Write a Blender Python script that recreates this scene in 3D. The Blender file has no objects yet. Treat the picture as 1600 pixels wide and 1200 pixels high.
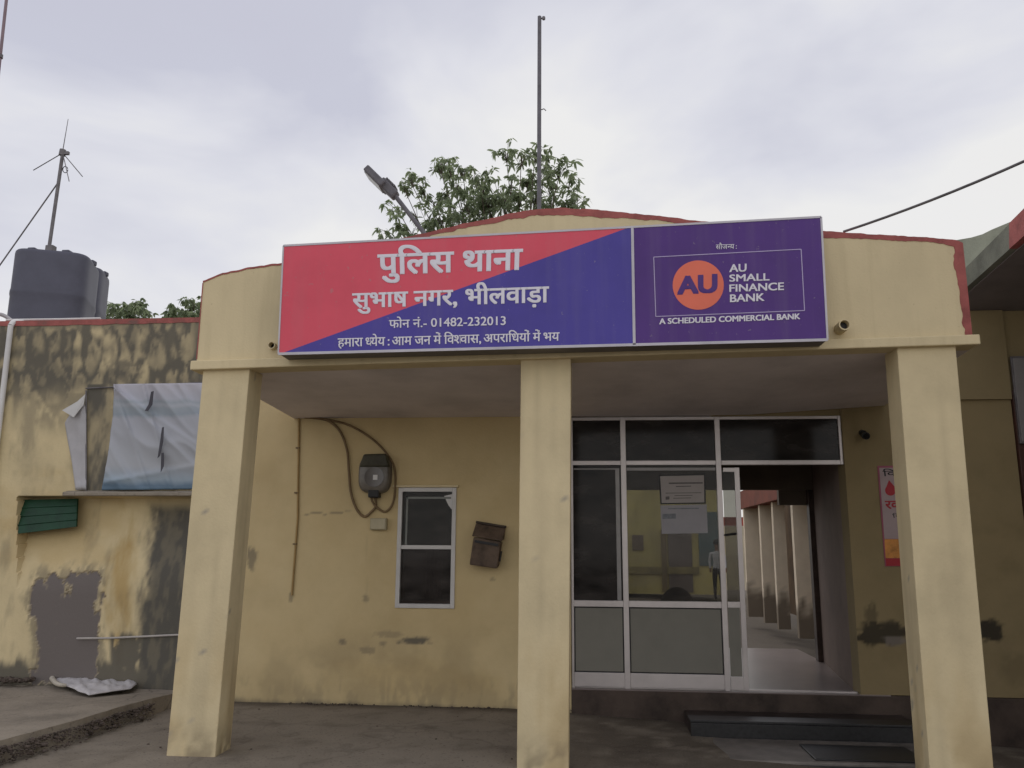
import bpy, bmesh, math, random
import numpy as np
from mathutils import Vector, Matrix
random.seed(7); rng = np.random.RandomState(11)
sc = bpy.context.scene
COL = sc.collection
R = math.radians

# ---------------------------------------------------------------- camera
F_PX, PITCH, YAW, ROLL = 1296.1, 0.1927, 0.0932, 0.0064
CAM = np.array([3.0758, -6.1971, 1.5])
_fw = np.array([-math.sin(YAW)*math.cos(PITCH), math.cos(YAW)*math.cos(PITCH), math.sin(PITCH)])
_r0 = np.array([math.cos(YAW), math.sin(YAW), 0.0]); _u0 = np.cross(_r0, _fw)
_r = math.cos(ROLL)*_r0 + math.sin(ROLL)*_u0; _u = np.cross(_r, _fw)
cd = bpy.data.cameras.new('camera'); co = bpy.data.objects.new('camera', cd); COL.objects.link(co)
cd.sensor_width = 36; cd.lens = 36*F_PX/1600; cd.clip_start = 0.05; cd.clip_end = 2000
M = Matrix(((_r[0], _u[0], -_fw[0], CAM[0]), (_r[1], _u[1], -_fw[1], CAM[1]), (_r[2], _u[2], -_fw[2], CAM[2]), (0, 0, 0, 1)))
co.matrix_world = M; sc.camera = co

# ---------------------------------------------------------------- world, sun, exposure
wd = bpy.data.worlds.new('World'); sc.world = wd; wd.use_nodes = True
nt = wd.node_tree; N = nt.nodes; L = nt.links; bg = N['Background']
SKY_FRONT = .42
SUN_EL, SUN_AZ = 52, 200          # sun high behind the building, veiled by cloud
sky = N.new('ShaderNodeTexSky'); sky.sky_type = 'NISHITA'; sky.sun_disc = False
sky.sun_elevation = R(SUN_EL); sky.sun_rotation = R(-20)
tc = N.new('ShaderNodeTexCoord')
mp = N.new('ShaderNodeMapping'); mp.inputs['Scale'].default_value = (1.0, 1.0, 1.9); mp.inputs['Location'].default_value = (5.3, 0.2, 1.4)
nz = N.new('ShaderNodeTexNoise'); nz.inputs['Scale'].default_value = 2.5; nz.inputs['Detail'].default_value = 5
nz.inputs['Roughness'].default_value = .5; nz.inputs['Distortion'].default_value = .4
sep = N.new('ShaderNodeSeparateXYZ'); L.new(tc.outputs['Generated'], sep.inputs[0])
L.new(tc.outputs['Generated'], mp.inputs['Vector']); L.new(mp.outputs['Vector'], nz.inputs['Vector'])
def mth(op, a, b, c=None):
    q = N.new('ShaderNodeMath'); q.operation = op
    for k, v in enumerate((a, b, c)):
        if v is None: continue
        if isinstance(v, (int, float)): q.inputs[k].default_value = v
        else: L.new(v, q.inputs[k])
    return q.outputs[0]
el = mth('MULTIPLY_ADD', mth('SUBTRACT', nz.outputs['Fac'], .5), .70, sep.outputs['Z'])     # cloud shapes bend the bands of the overcast
el = mth('MULTIPLY_ADD', sep.outputs['X'], -.20, el)
gr = N.new('ShaderNodeValToRGB'); e = gr.color_ramp.elements
e[0].position = 0; e[0].color = (.85, .83, .81, 1); e[1].position = 1; e[1].color = (.80, .80, .86, 1)
for p_, c_ in ((.36, (.845, .84, .835)), (.46, (.72, .725, .785)), (.58, (.57, .58, .675)), (.72, (.555, .56, .655))):
    k = e.new(p_); k.color = (*c_, 1)
L.new(el, gr.inputs['Fac'])
front = mth('MULTIPLY_ADD', sep.outputs['Y'], -1.3, .1); N[-1].use_clamp = True              # brighter half of the overcast, behind the viewer
fac = mth('MULTIPLY_ADD', front, SKY_FRONT*10, 10)
vm = N.new('ShaderNodeVectorMath'); vm.operation = 'SCALE'; L.new(gr.outputs['Color'], vm.inputs[0]); L.new(fac, vm.inputs['Scale'])
mx2 = N.new('ShaderNodeMixRGB'); mx2.inputs['Fac'].default_value = .03
L.new(vm.outputs[0], mx2.inputs[1]); L.new(sky.outputs[0], mx2.inputs[2])
L.new(mx2.outputs[0], bg.inputs['Color']); bg.inputs['Strength'].default_value = .1
sl = bpy.data.lights.new('sun', 'SUN'); so = bpy.data.objects.new('sun', sl); COL.objects.link(so)
sl.energy = .5; sl.angle = R(25); sl.color = (1, .95, .88)
so.rotation_euler = (R(90-SUN_EL), 0, R(SUN_AZ))
vs = sc.view_settings; vs.view_transform = 'Standard'; vs.look = 'None'; vs.exposure = 0.02; vs.gamma = 1

# ---------------------------------------------------------------- helpers
def W(px, py, axis, val):
    """point of the world plane (axis = val) seen at a pixel of the photograph"""
    d = _fw + _r*(px-800)/F_PX - _u*(py-600)/F_PX
    return CAM + d*(val-CAM[axis])/d[axis]
def PX(P):
    d = np.asarray(P, float) - CAM; z = d @ _fw
    return 800 + F_PX*(d @ _r)/z, 600 - F_PX*(d @ _u)/z
D = 2.088          # plane of the long back wall
ZF = 0.18          # plinth / passage floor
def gz(x): return -0.05*min(max(x-2.3, 0), 5.0)

def mat(name, col, rough=.75, var=.18, scale=5., bump=.08, metal=0., spec=.3, fine=60., stretch=None, dark=None):
    m = bpy.data.materials.new(name); m.use_nodes = True
    n = m.node_tree.nodes; l = m.node_tree.links; b = n['Principled BSDF']
    b.inputs['Roughness'].default_value = rough; b.inputs['Metallic'].default_value = metal
    b.inputs['Specular IOR Level'].default_value = spec
    t = n.new('ShaderNodeTexCoord'); v = t.outputs['Object']
    if stretch:
        q = n.new('ShaderNodeMapping'); q.inputs['Scale'].default_value = stretch; l.new(v, q.inputs['Vector']); v = q.outputs['Vector']
    a = n.new('ShaderNodeTexNoise'); a.inputs['Scale'].default_value = scale; a.inputs['Detail'].default_value = 8; a.inputs['Roughness'].default_value = .62
    l.new(v, a.inputs['Vector'])
    r = n.new('ShaderNodeValToRGB'); e = r.color_ramp.elements
    c = np.array(col[:3]); d = np.array(dark) if dark else c*(1-1.6*var)
    e[0].position = .3; e[0].color = (*d, 1); e[1].position = .68; e[1].color = (*np.minimum(c*(1+var), 1), 1)
    k = e.new(.5); k.color = (*c, 1)
    l.new(a.outputs['Fac'], r.inputs['Fac']); l.new(r.outputs['Color'], b.inputs['Base Color'])
    if bump:
        f = n.new('ShaderNodeTexNoise'); f.inputs['Scale'].default_value = fine; f.inputs['Detail'].default_value = 6
        l.new(t.outputs['Object'], f.inputs['Vector'])
        mx = n.new('ShaderNodeMath'); mx.operation = 'MULTIPLY_ADD'; mx.inputs[1].default_value = 2.0
        l.new(a.outputs['Fac'], mx.inputs[0]); l.new(f.outputs['Fac'], mx.inputs[2])
        u = n.new('ShaderNodeBump'); u.inputs['Strength'].default_value = bump; u.inputs['Distance'].default_value = .02
        l.new(mx.outputs[0], u.inputs['Height']); l.new(u.outputs['Normal'], b.inputs['Normal'])
    return m
def glass(name, tint=(.4, .4, .38), rough=.10):
    m = bpy.data.materials.new(name); m.use_nodes = True
    n = m.node_tree.nodes; l = m.node_tree.links; o = n['Material Output']; n.remove(n['Principled BSDF'])
    t = n.new('ShaderNodeBsdfTransparent'); t.inputs['Color'].default_value = (*tint, 1)
    g = n.new('ShaderNodeBsdfGlossy'); g.inputs['Roughness'].default_value = rough; g.inputs['Color'].default_value = (.32, .32, .32, 1)
    f = n.new('ShaderNodeFresnel'); f.inputs['IOR'].default_value = 1.45
    s = n.new('ShaderNodeMixShader'); l.new(f.outputs[0], s.inputs[0]); l.new(t.outputs[0], s.inputs[1]); l.new(g.outputs[0], s.inputs[2])
    d = n.new('ShaderNodeBsdfDiffuse'); d.inputs['Color'].default_value = (.36, .32, .30, 1)      # dust and wipe marks
    tc_ = n.new('ShaderNodeTexCoord'); mp_ = n.new('ShaderNodeMapping'); mp_.inputs['Rotation'].default_value = (0, .6, 0); mp_.inputs['Scale'].default_value = (2.2, 2.2, 5); l.new(tc_.outputs['Object'], mp_.inputs['Vector'])
    ns_ = n.new('ShaderNodeTexNoise'); ns_.inputs['Scale'].default_value = 1.6; ns_.inputs['Detail'].default_value = 7; l.new(mp_.outputs[0], ns_.inputs['Vector'])
    mr_ = n.new('ShaderNodeMapRange'); mr_.inputs['From Min'].default_value = .3; mr_.inputs['From Max'].default_value = .75; mr_.inputs['To Min'].default_value = .02; mr_.inputs['To Max'].default_value = .14; l.new(ns_.outputs['Fac'], mr_.inputs['Value'])
    s2_ = n.new('ShaderNodeMixShader'); l.new(mr_.outputs[0], s2_.inputs[0]); l.new(s.outputs[0], s2_.inputs[1]); l.new(d.outputs[0], s2_.inputs[2])
    l.new(s2_.outputs[0], o.inputs['Surface'])
    return m

class MB:
    def __init__(s): s.v = []; s.f = []; s.smooth = False
    def add(s, v, f):
        k = len(s.v); s.v += [tuple(map(float, p)) for p in v]; s.f += [tuple(i+k for i in q) for q in f]; return s
    def hexa(s, p):      # 8 points: bottom ring 0-3, top ring 4-7
        return s.add(p, [(3, 2, 1, 0), (4, 5, 6, 7), (0, 1, 5, 4), (1, 2, 6, 5), (2, 3, 7, 6), (3, 0, 4, 7)])
    def box(s, a, b):
        (x0, y0, z0), (x1, y1, z1) = a, b
        return s.hexa([(x0, y0, z0), (x1, y0, z0), (x1, y1, z0), (x0, y1, z0), (x0, y0, z1), (x1, y0, z1), (x1, y1, z1), (x0, y1, z1)])
    def prism(s, pts, vec):   # polygon swept along vec
        n = len(pts); vec = np.array(vec, float); a = [np.array(p, float) for p in pts]
        return s.add(a + [p+vec for p in a], [tuple(range(n)), tuple(range(2*n-1, n-1, -1))] + [(i, i+n, (i+1) % n+n, (i+1) % n) for i in range(n)])
    def tube(s, pts, r, n=8, r2=None):
        pts = [np.array(p, float) for p in pts]; m = len(pts); rings = []
        rs = [r + ((r2 if r2 is not None else r)-r)*i/max(m-1, 1) for i in range(m)]
        ref = None
        for i, p in enumerate(pts):
            t = pts[min(i+1, m-1)]-pts[max(i-1, 0)]; t /= (np.linalg.norm(t)+1e-9)
            if ref is None: ref = np.array([0, 0, 1.]) if abs(t[2]) < .9 else np.array([1., 0, 0])
            a = np.cross(t, ref); a /= (np.linalg.norm(a)+1e-9); b = np.cross(a, t); ref = b
            rings.append([p + rs[i]*(math.cos(2*math.pi*k/n)*a + math.sin(2*math.pi*k/n)*b) for k in range(n)])
        v = [q for g in rings for q in g]; f = []
        for i in range(m-1):
            for k in range(n): f.append((i*n+k, i*n+(k+1) % n, (i+1)*n+(k+1) % n, (i+1)*n+k))
        f += [tuple(range(n-1, -1, -1)), tuple((m-1)*n+k for k in range(n))]
        s.add(v, f); return s
    def lathe(s, c, prof, n=40, ripple=0, sq=2, turn=0):
        v = []; f = []; m = len(prof)
        for (rr, z) in prof:
            for k in range(n):
                a = 2*math.pi*k/n; q = rr*(1+ripple*math.cos(14*a))*(abs(math.cos(a-turn))**sq+abs(math.sin(a-turn))**sq)**(-1/sq); v.append((c[0]+q*math.cos(a), c[1]+q*math.sin(a), c[2]+z))
        for i in range(m-1):
            for k in range(n): f.append((i*n+k, i*n+(k+1) % n, (i+1)*n+(k+1) % n, (i+1)*n+k))
        f += [tuple(range(n-1, -1, -1)), tuple((m-1)*n+k for k in range(n))]
        return s.add(v, f)
ORIG = {}
def tag(o, label=None, cat=None, group=None, kind=None):
    if label: o['label'] = label
    if cat: o['category'] = cat
    if group: o['group'] = group
    if kind: o['kind'] = kind
    return o
def thing(name, label, cat, loc, group=None):
    o = bpy.data.objects.new(name, None); COL.objects.link(o); o.empty_display_size = .2
    o.location = tuple(map(float, loc)); ORIG[o.name] = np.array(loc, float)
    return tag(o, label, cat, group)
def build(name, mb, m, parent=None, bevel=0, seg=2, smooth=False, org=None):
    o0 = ORIG[parent.name] if parent is not None else (np.array(org, float) if org is not None else np.mean(np.array(mb.v), axis=0)*np.array([1, 1, 0])+np.array([0, 0, min(q[2] for q in mb.v)]))
    me = bpy.data.meshes.new(name); me.from_pydata([tuple(np.array(q)-o0) for q in mb.v], [], mb.f); me.update()
    bm = bmesh.new(); bm.from_mesh(me)
    bmesh.ops.recalc_face_normals(bm, faces=bm.faces)
    if bevel:
        bmesh.ops.bevel(bm, geom=[e for e in bm.edges if e.is_manifold and e.calc_face_angle(0) > .5], offset=bevel, segments=seg, affect='EDGES', profile=.5)
    bm.to_mesh(me); bm.free()
    if smooth:
        for p in me.polygons: p.use_smooth = True
        if smooth != 'all':
            try: me.set_sharp_from_angle(angle=R(40))
            except Exception: pass
    o = bpy.data.objects.new(name, me); COL.objects.link(o); me.materials.append(m)
    if parent is not None: o.parent = parent
    else: o.location = tuple(o0)
    ORIG[o.name] = o0
    return o
def vnoise(x, y, seed=0):
    def h(i, j):
        n = (i.astype(np.int64)*374761393 + j.astype(np.int64)*668265263 + seed*1442695041) & 0xffffffff
        n = ((n ^ (n >> 13))*1274126177) & 0xffffffff
        return ((n ^ (n >> 16)) & 0xffff)/65535.
    i = np.floor(x); j = np.floor(y); u = x-i; v = y-j; u = u*u*(3-2*u); v = v*v*(3-2*v)
    return (h(i, j)*(1-u)+h(i+1, j)*u)*(1-v) + (h(i, j+1)*(1-u)+h(i+1, j+1)*u)*v
def fbm(x, y, seed=0, o=5):
    s = 0; a = .5; t = 0
    for k in range(o): s = s+a*vnoise(x*2**k, y*2**k, seed+k); t += a; a *= .55
    return s/t
def sm(a, b, x):
    t = np.clip((x-a)/(b-a), 0, 1); return t*t*(3-2*t)
def n1(t, s): return float(fbm(np.array([t]), np.array([s*7.3]), s)[0])-.5

# ---------------------------------------------------------------- materials
def wall_mat(name, paint, grime, cement, ochre):
    m = mat(name, paint, .85, .07, 2.2, .12, spec=.2, fine=45.)
    n = m.node_tree.nodes; l = m.node_tree.links; b = n['Principled BSDF']
    src = b.inputs['Base Color'].links[0].from_socket
    at = n.new('ShaderNodeAttribute'); at.attribute_name = 'stain'; sp = n.new('ShaderNodeSeparateColor'); l.new(at.outputs['Color'], sp.inputs[0])
    for ch, c in (('Blue', ochre), ('Red', grime), ('Green', cement)):
        x = n.new('ShaderNodeMixRGB'); x.inputs[2].default_value = (*c, 1)
        l.new(sp.outputs[ch], x.inputs['Fac']); l.new(src, x.inputs[1]); src = x.outputs[0]
    l.new(src, b.inputs['Base Color'])
    return m
CREAM = (.62, .52, .325)
M_cream = mat('cream_paint', CREAM, .8, .06, 1.7, .10, spec=.22, fine=55., stretch=(1, 1, .6))
def streaks(m, amt, col):
    n = m.node_tree.nodes; l = m.node_tree.links; b = n['Principled BSDF']; src = b.inputs['Base Color'].links[0].from_socket
    t = n.new('ShaderNodeTexCoord'); q = n.new('ShaderNodeMapping'); q.inputs['Scale'].default_value = (11, 11, .7); l.new(t.outputs['Object'], q.inputs['Vector'])
    a = n.new('ShaderNodeTexNoise'); a.inputs['Scale'].default_value = 1; a.inputs['Detail'].default_value = 6; l.new(q.outputs[0], a.inputs['Vector'])
    r = n.new('ShaderNodeMapRange'); r.inputs['From Min'].default_value = .5; r.inputs['From Max'].default_value = .78; r.inputs['To Max'].default_value = amt; l.new(a.outputs['Fac'], r.inputs['Value'])
    c = n.new('ShaderNodeTexNoise'); c.inputs['Scale'].default_value = 34; c.inputs['Detail'].default_value = 3; l.new(t.outputs['Object'], c.inputs['Vector'])
    k = n.new('ShaderNodeMapRange'); k.inputs['From Min'].default_value = .70; k.inputs['From Max'].default_value = .74; k.inputs['To Max'].default_value = .35; l.new(c.outputs['Fac'], k.inputs['Value'])
    g = n.new('ShaderNodeMath'); g.operation = 'MAXIMUM'; l.new(r.outputs[0], g.inputs[0]); l.new(k.outputs[0], g.inputs[1])
    x = n.new('ShaderNodeMixRGB'); x.inputs[2].default_value = (*col, 1); l.new(g.outputs[0], x.inputs['Fac']); l.new(src, x.inputs[1]); l.new(x.outputs[0], b.inputs['Base Color'])
streaks(M_cream, .22, (.28, .22, .12))
def speckle(m, scale, lo, amt, col):
    n = m.node_tree.nodes; l = m.node_tree.links; b = n['Principled BSDF']; src = b.inputs['Base Color'].links[0].from_socket
    t = n.new('ShaderNodeTexCoord'); a = n.new('ShaderNodeTexNoise'); a.inputs['Scale'].default_value = scale; a.inputs['Detail'].default_value = 4; l.new(t.outputs['Object'], a.inputs['Vector'])
    r = n.new('ShaderNodeMapRange'); r.inputs['From Min'].default_value = lo; r.inputs['From Max'].default_value = lo+.08; r.inputs['To Max'].default_value = amt; l.new(a.outputs['Fac'], r.inputs['Value'])
    x = n.new('ShaderNodeMixRGB'); x.inputs[2].default_value = (*col, 1); l.new(r.outputs[0], x.inputs['Fac']); l.new(src, x.inputs[1]); l.new(x.outputs[0], b.inputs['Base Color'])
def cracks(m, scale, amt, col):
    n = m.node_tree.nodes; l = m.node_tree.links; b = n['Principled BSDF']; src = b.inputs['Base Color'].links[0].from_socket
    t = n.new('ShaderNodeTexCoord'); w = n.new('ShaderNodeTexNoise'); w.inputs['Scale'].default_value = 3; l.new(t.outputs['Object'], w.inputs['Vector'])
    v = n.new('ShaderNodeVectorMath'); v.operation = 'SCALE'; v.inputs['Scale'].default_value = .5; l.new(w.outputs['Color'], v.inputs[0])
    d = n.new('ShaderNodeVectorMath'); l.new(t.outputs['Object'], d.inputs[0]); l.new(v.outputs[0], d.inputs[1])
    a = n.new('ShaderNodeTexVoronoi'); a.feature = 'DISTANCE_TO_EDGE'; a.inputs['Scale'].default_value = scale; l.new(d.outputs[0], a.inputs['Vector'])
    r = n.new('ShaderNodeMapRange'); r.inputs['From Min'].default_value = .012; r.inputs['From Max'].default_value = 0; r.inputs['To Max'].default_value = amt; l.new(a.outputs['Distance'], r.inputs['Value'])
    x = n.new('ShaderNodeMixRGB'); x.inputs[2].default_value = (*col, 1); l.new(r.outputs[0], x.inputs['Fac']); l.new(src, x.inputs[1]); l.new(x.outputs[0], b.inputs['Base Color'])
def set_stain(o, fn):
    me = o.data; V = np.array([v.co[:] for v in me.vertices])+ORIG[o.name]; ca = me.color_attributes.new('stain', 'FLOAT_COLOR', 'POINT')
    buf = np.zeros((len(V), 4), np.float32); buf[:, 3] = 1; buf[:, :3] = np.clip(fn(V), 0, 1); ca.data.foreach_set('color', buf.ravel())
M_pill = wall_mat('pillar_paint', CREAM, (.16, .125, .085), (.30, .27, .23), (.50, .32, .10))
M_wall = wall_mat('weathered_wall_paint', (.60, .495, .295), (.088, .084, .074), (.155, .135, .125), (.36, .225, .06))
M_wallr = wall_mat('shaded_cream_wall_paint', (.235, .185, .10), (.035, .03, .022), (.19, .165, .14), (.45, .30, .12))  # cream darkened in the paint itself to deepen the shade of the right bay
M_red = mat('red_trim_paint', (.32, .092, .082), .7, .2, 7, .12)
M_ceil = mat('grey_soffit_plaster', (.68, .62, .615), .85, .1, 1.6, .1)
M_conc = mat('concrete_floor', (.215, .185, .145), .8, .22, 1.3, .22, fine=30.)
M_slab = mat('dusty_slab', (.25, .215, .17), .85, .2, 2.1, .3, fine=22.)
speckle(M_slab, 38, .60, .5, (.10, .08, .065)); speckle(M_slab, 70, .62, .5, (.36, .33, .29)); cracks(M_slab, .9, .6, (.07, .055, .045))
M_alu = mat('aluminium', (.50, .46, .45), .38, .08, 3, .0, metal=.55, spec=.5)
M_panel = mat('grey_laminate', (.18, .172, .145), .5, .06, 3, .02)
M_glass = glass('tinted_glass', (.52, .52, .49))
M_glassd = glass('dark_glass', (.10, .09, .09))
M_glassg = glass('greenish_glass', (.30, .33, .30))
M_plinth = mat('brown_plinth_plaster', (.06, .043, .034), .7, .35, 3, .25)
M_step = mat('dark_brown_stone', (.04, .03, .027), .5, .35, 5, .08, spec=.4)
M_granite = mat('black_granite', (.014, .014, .015), .4, .4, 30, .02, spec=.5)
M_tread = mat('grey_stone_tread', (.15, .135, .12), .6, .3, 4, .15)
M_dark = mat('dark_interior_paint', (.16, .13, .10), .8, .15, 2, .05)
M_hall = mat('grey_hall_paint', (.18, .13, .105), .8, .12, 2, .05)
M_tile = mat('hall_floor_tile', (.19, .155, .145), .3, .12, 2, .02, spec=.5)
M_white = mat('white_plastic', (.62, .61, .60), .5, .06, 4, .02)
M_black = mat('black_plastic', (.02, .02, .021), .45, .15, 6, .03)
M_steel = mat('weathered_steel', (.15, .14, .145), .5, .2, 8, .05, metal=.5)
M_pole = mat('grey_painted_pole', (.13, .125, .14), .55, .2, 6, .05)

# ---------------------------------------------------------------- ground
def ground():
    xs = sorted(set([-80, -40, -20, -10, -6]+[round(v, 3) for v in np.arange(-5, 8.01, .07)]+[9, 10, 12, 16, 24, 40, 80]))
    ys = sorted(set([-80, -40, -20, -12, -8, -6, -4, -3, -2]+[round(v, 3) for v in np.arange(-1.4, 2.2, .07)]+[2.5, 3, 4, 6, 10, 16, 30, 60, 120]))
    gx, gy = np.meshgrid(xs, ys); gx = gx.ravel().astype(float); gy = gy.ravel().astype(float)
    z = np.array([gz(x) for x in gx]) + np.where((gx > -8) & (gx < 10) & (gy > -8) & (gy < 2), .014*(fbm(gx*1.3, gy*1.3, 3)-.5), 0)-.015
    n_c = fbm(gx*1.8, gy*1.8, 91); n_b = fbm(gx*6, gy*6, 92)
    dirt = sm(2.3, 3.3, gx+.9*(n_c-.5))*sm(-.4, .5, gy+.5*(n_c-.5))*.62*sm(.2, .5, n_b)
    dirt = np.maximum(dirt, .75*sm(1.78, 2.05, gy+.25*(n_b-.5)))                     # dirt swept against the wall
    dirt = np.maximum(dirt, .30*sm(.52, .7, n_b)*sm(-1, .2, gy)); pale = .35*sm(.5, .75, n_c)
    st = np.stack([dirt, pale, dirt*0, dirt*0+1], 1).astype(np.float32); st[(gx < -6) | (gx > 9), 0] = 0; st[gy > 4, 0] = .45; st[gy > 4, 1] = 0
    nx = len(xs); mb = MB(); mb.v = list(zip(gx, gy, z))
    for j in range(len(ys)-1):
        for i in range(nx-1): mb.f.append((j*nx+i, j*nx+i+1, (j+1)*nx+i+1, (j+1)*nx+i))
    m = wall_mat('concrete_ground', (.215, .185, .145), (.05, .038, .028), (.25, .22, .18), (.2, .15, .1))
    speckle(m, 42, .60, .55, (.07, .055, .045)); speckle(m, 75, .62, .45, (.34, .31, .27)); cracks(m, .45, .28, (.06, .048, .04))
    o = build('ground', mb, m, org=(0, 0, 0), smooth='all'); tag(o, kind='structure')
    ca = o.data.color_attributes.new('stain', 'FLOAT_COLOR', 'POINT'); ca.data.foreach_set('color', st.ravel())
ground()

# ---------------------------------------------------------------- police station
ST = thing('police_station', 'cream single storey building with a pillared porch and low gabled parapet', 'building', (2.9, 1.0, 0))

def stain_wall(name, x0, x1, z0, z1, step, m, parent, fn, holes=(), y=D, thick=.23):
    """vertical wall in the plane y, finely divided so that stains can follow the plaster"""
    def cuts(a, b, marks):
        k = list(np.linspace(a, b, max(2, int(round((b-a)/step))+1)))
        for q in marks:
            i = int(np.argmin([abs(t-q) for t in k])); k[i] = q
        return np.array(sorted(k))
    hx = [h for H in holes for h in (H[0], H[1])]; hz = [h for H in holes for h in (H[2], H[3])]
    X = cuts(x0, x1, hx); Z = cuts(z0, z1, hz); nx, nz_ = len(X), len(Z)
    gx, gzz = np.meshgrid(X, Z); gx = gx.ravel(); gzz = gzz.ravel()
    P = np.stack([gx, np.full_like(gx, y), gzz], 1); dlt = P-CAM; zz = dlt @ _fw
    U = 800+F_PX*(dlt @ _r)/zz; V = 600-F_PX*(dlt @ _u)/zz
    st, dep = fn(gx, gzz, U, V)
    P[:, 1] += dep
    mb = MB(); mb.v = [tuple(p) for p in P]
    for j in range(nz_-1):
        for i in range(nx-1):
            cx, cz = (X[i]+X[i+1])/2, (Z[j]+Z[j+1])/2
            if any(H[0] < cx < H[1] and H[2] < cz < H[3] for H in holes): continue
            mb.f.append((j*nx+i, j*nx+i+1, (j+1)*nx+i+1, (j+1)*nx+i))
    nf = len(P)
    yb = y+thick                       # back, top and reveals
    mb.add([(x0, y, z1), (x1, y, z1), (x1, yb, z1), (x0, yb, z1)], [(0, 1, 2, 3)])
    mb.add([(x1, y, z0), (x1, yb, z0), (x1, yb, z1), (x1, y, z1)], [(0, 1, 2, 3)])
    mb.add([(x0, y, z0), (x0, yb, z0), (x0, yb, z1), (x0, y, z1)], [(0, 1, 2, 3)])
    for H in holes:
        a, b, c, d = H
        mb.add([(a, y, c), (b, y, c), (b, yb, c), (a, yb, c), (a, y, d), (b, y, d), (b, yb, d), (a, yb, d)], [(0, 1, 2, 3), (4, 5, 6, 7), (0, 3, 7, 4), (1, 2, 6, 5)])
    o0 = ORIG[parent.name]
    me = bpy.data.meshes.new(name); me.from_pydata([tuple(np.array(q)-o0) for q in mb.v], [], mb.f); me.update()
    ca = me.color_attributes.new('stain', 'FLOAT_COLOR', 'POINT')
    buf = np.zeros((len(mb.v), 4), np.float32); buf[:, 3] = 1; buf[:nf, :3] = np.clip(st, 0, 1)
    ca.data.foreach_set('color', buf.ravel())
    o = bpy.data.objects.new(name, me); COL.objects.link(o); me.materials.append(m); o.parent = parent; ORIG[o.name] = o0
    return o
def blob(U, V, cx, cy, rx, ry, seed, rag=.5, soft=.25):
    d = np.sqrt(((U-cx)/rx)**2+((V-cy)/ry)**2) + rag*(fbm(U/max(rx, 8)*2.2, V/max(ry, 8)*2.2, seed)-.5)*2
    return 1-sm(1-soft, 1+soft, d)
def cells(x, y, seed):
    i0 = np.floor(x).astype(int); j0 = np.floor(y).astype(int); f1 = np.full(x.shape, 9.); f2 = f1.copy(); tone = np.zeros(x.shape)
    for di in (-1, 0, 1):
        for dj in (-1, 0, 1):
            i = i0+di; j = j0+dj; h = vnoise(i+.0, j+.0, seed); h2 = vnoise(i+.0, j+.0, seed+5); h3 = vnoise(i+.0, j+.0, seed+9)
            d = np.sqrt((x-i-.5-.8*(h-.5))**2+(y-j-.5-.8*(h2-.5))**2)
            n = d < f1; f2 = np.where(n, f1, np.minimum(f2, d)); tone = np.where(n, h3, tone); f1 = np.where(n, d, f1)
    return f2-f1, tone
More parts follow.
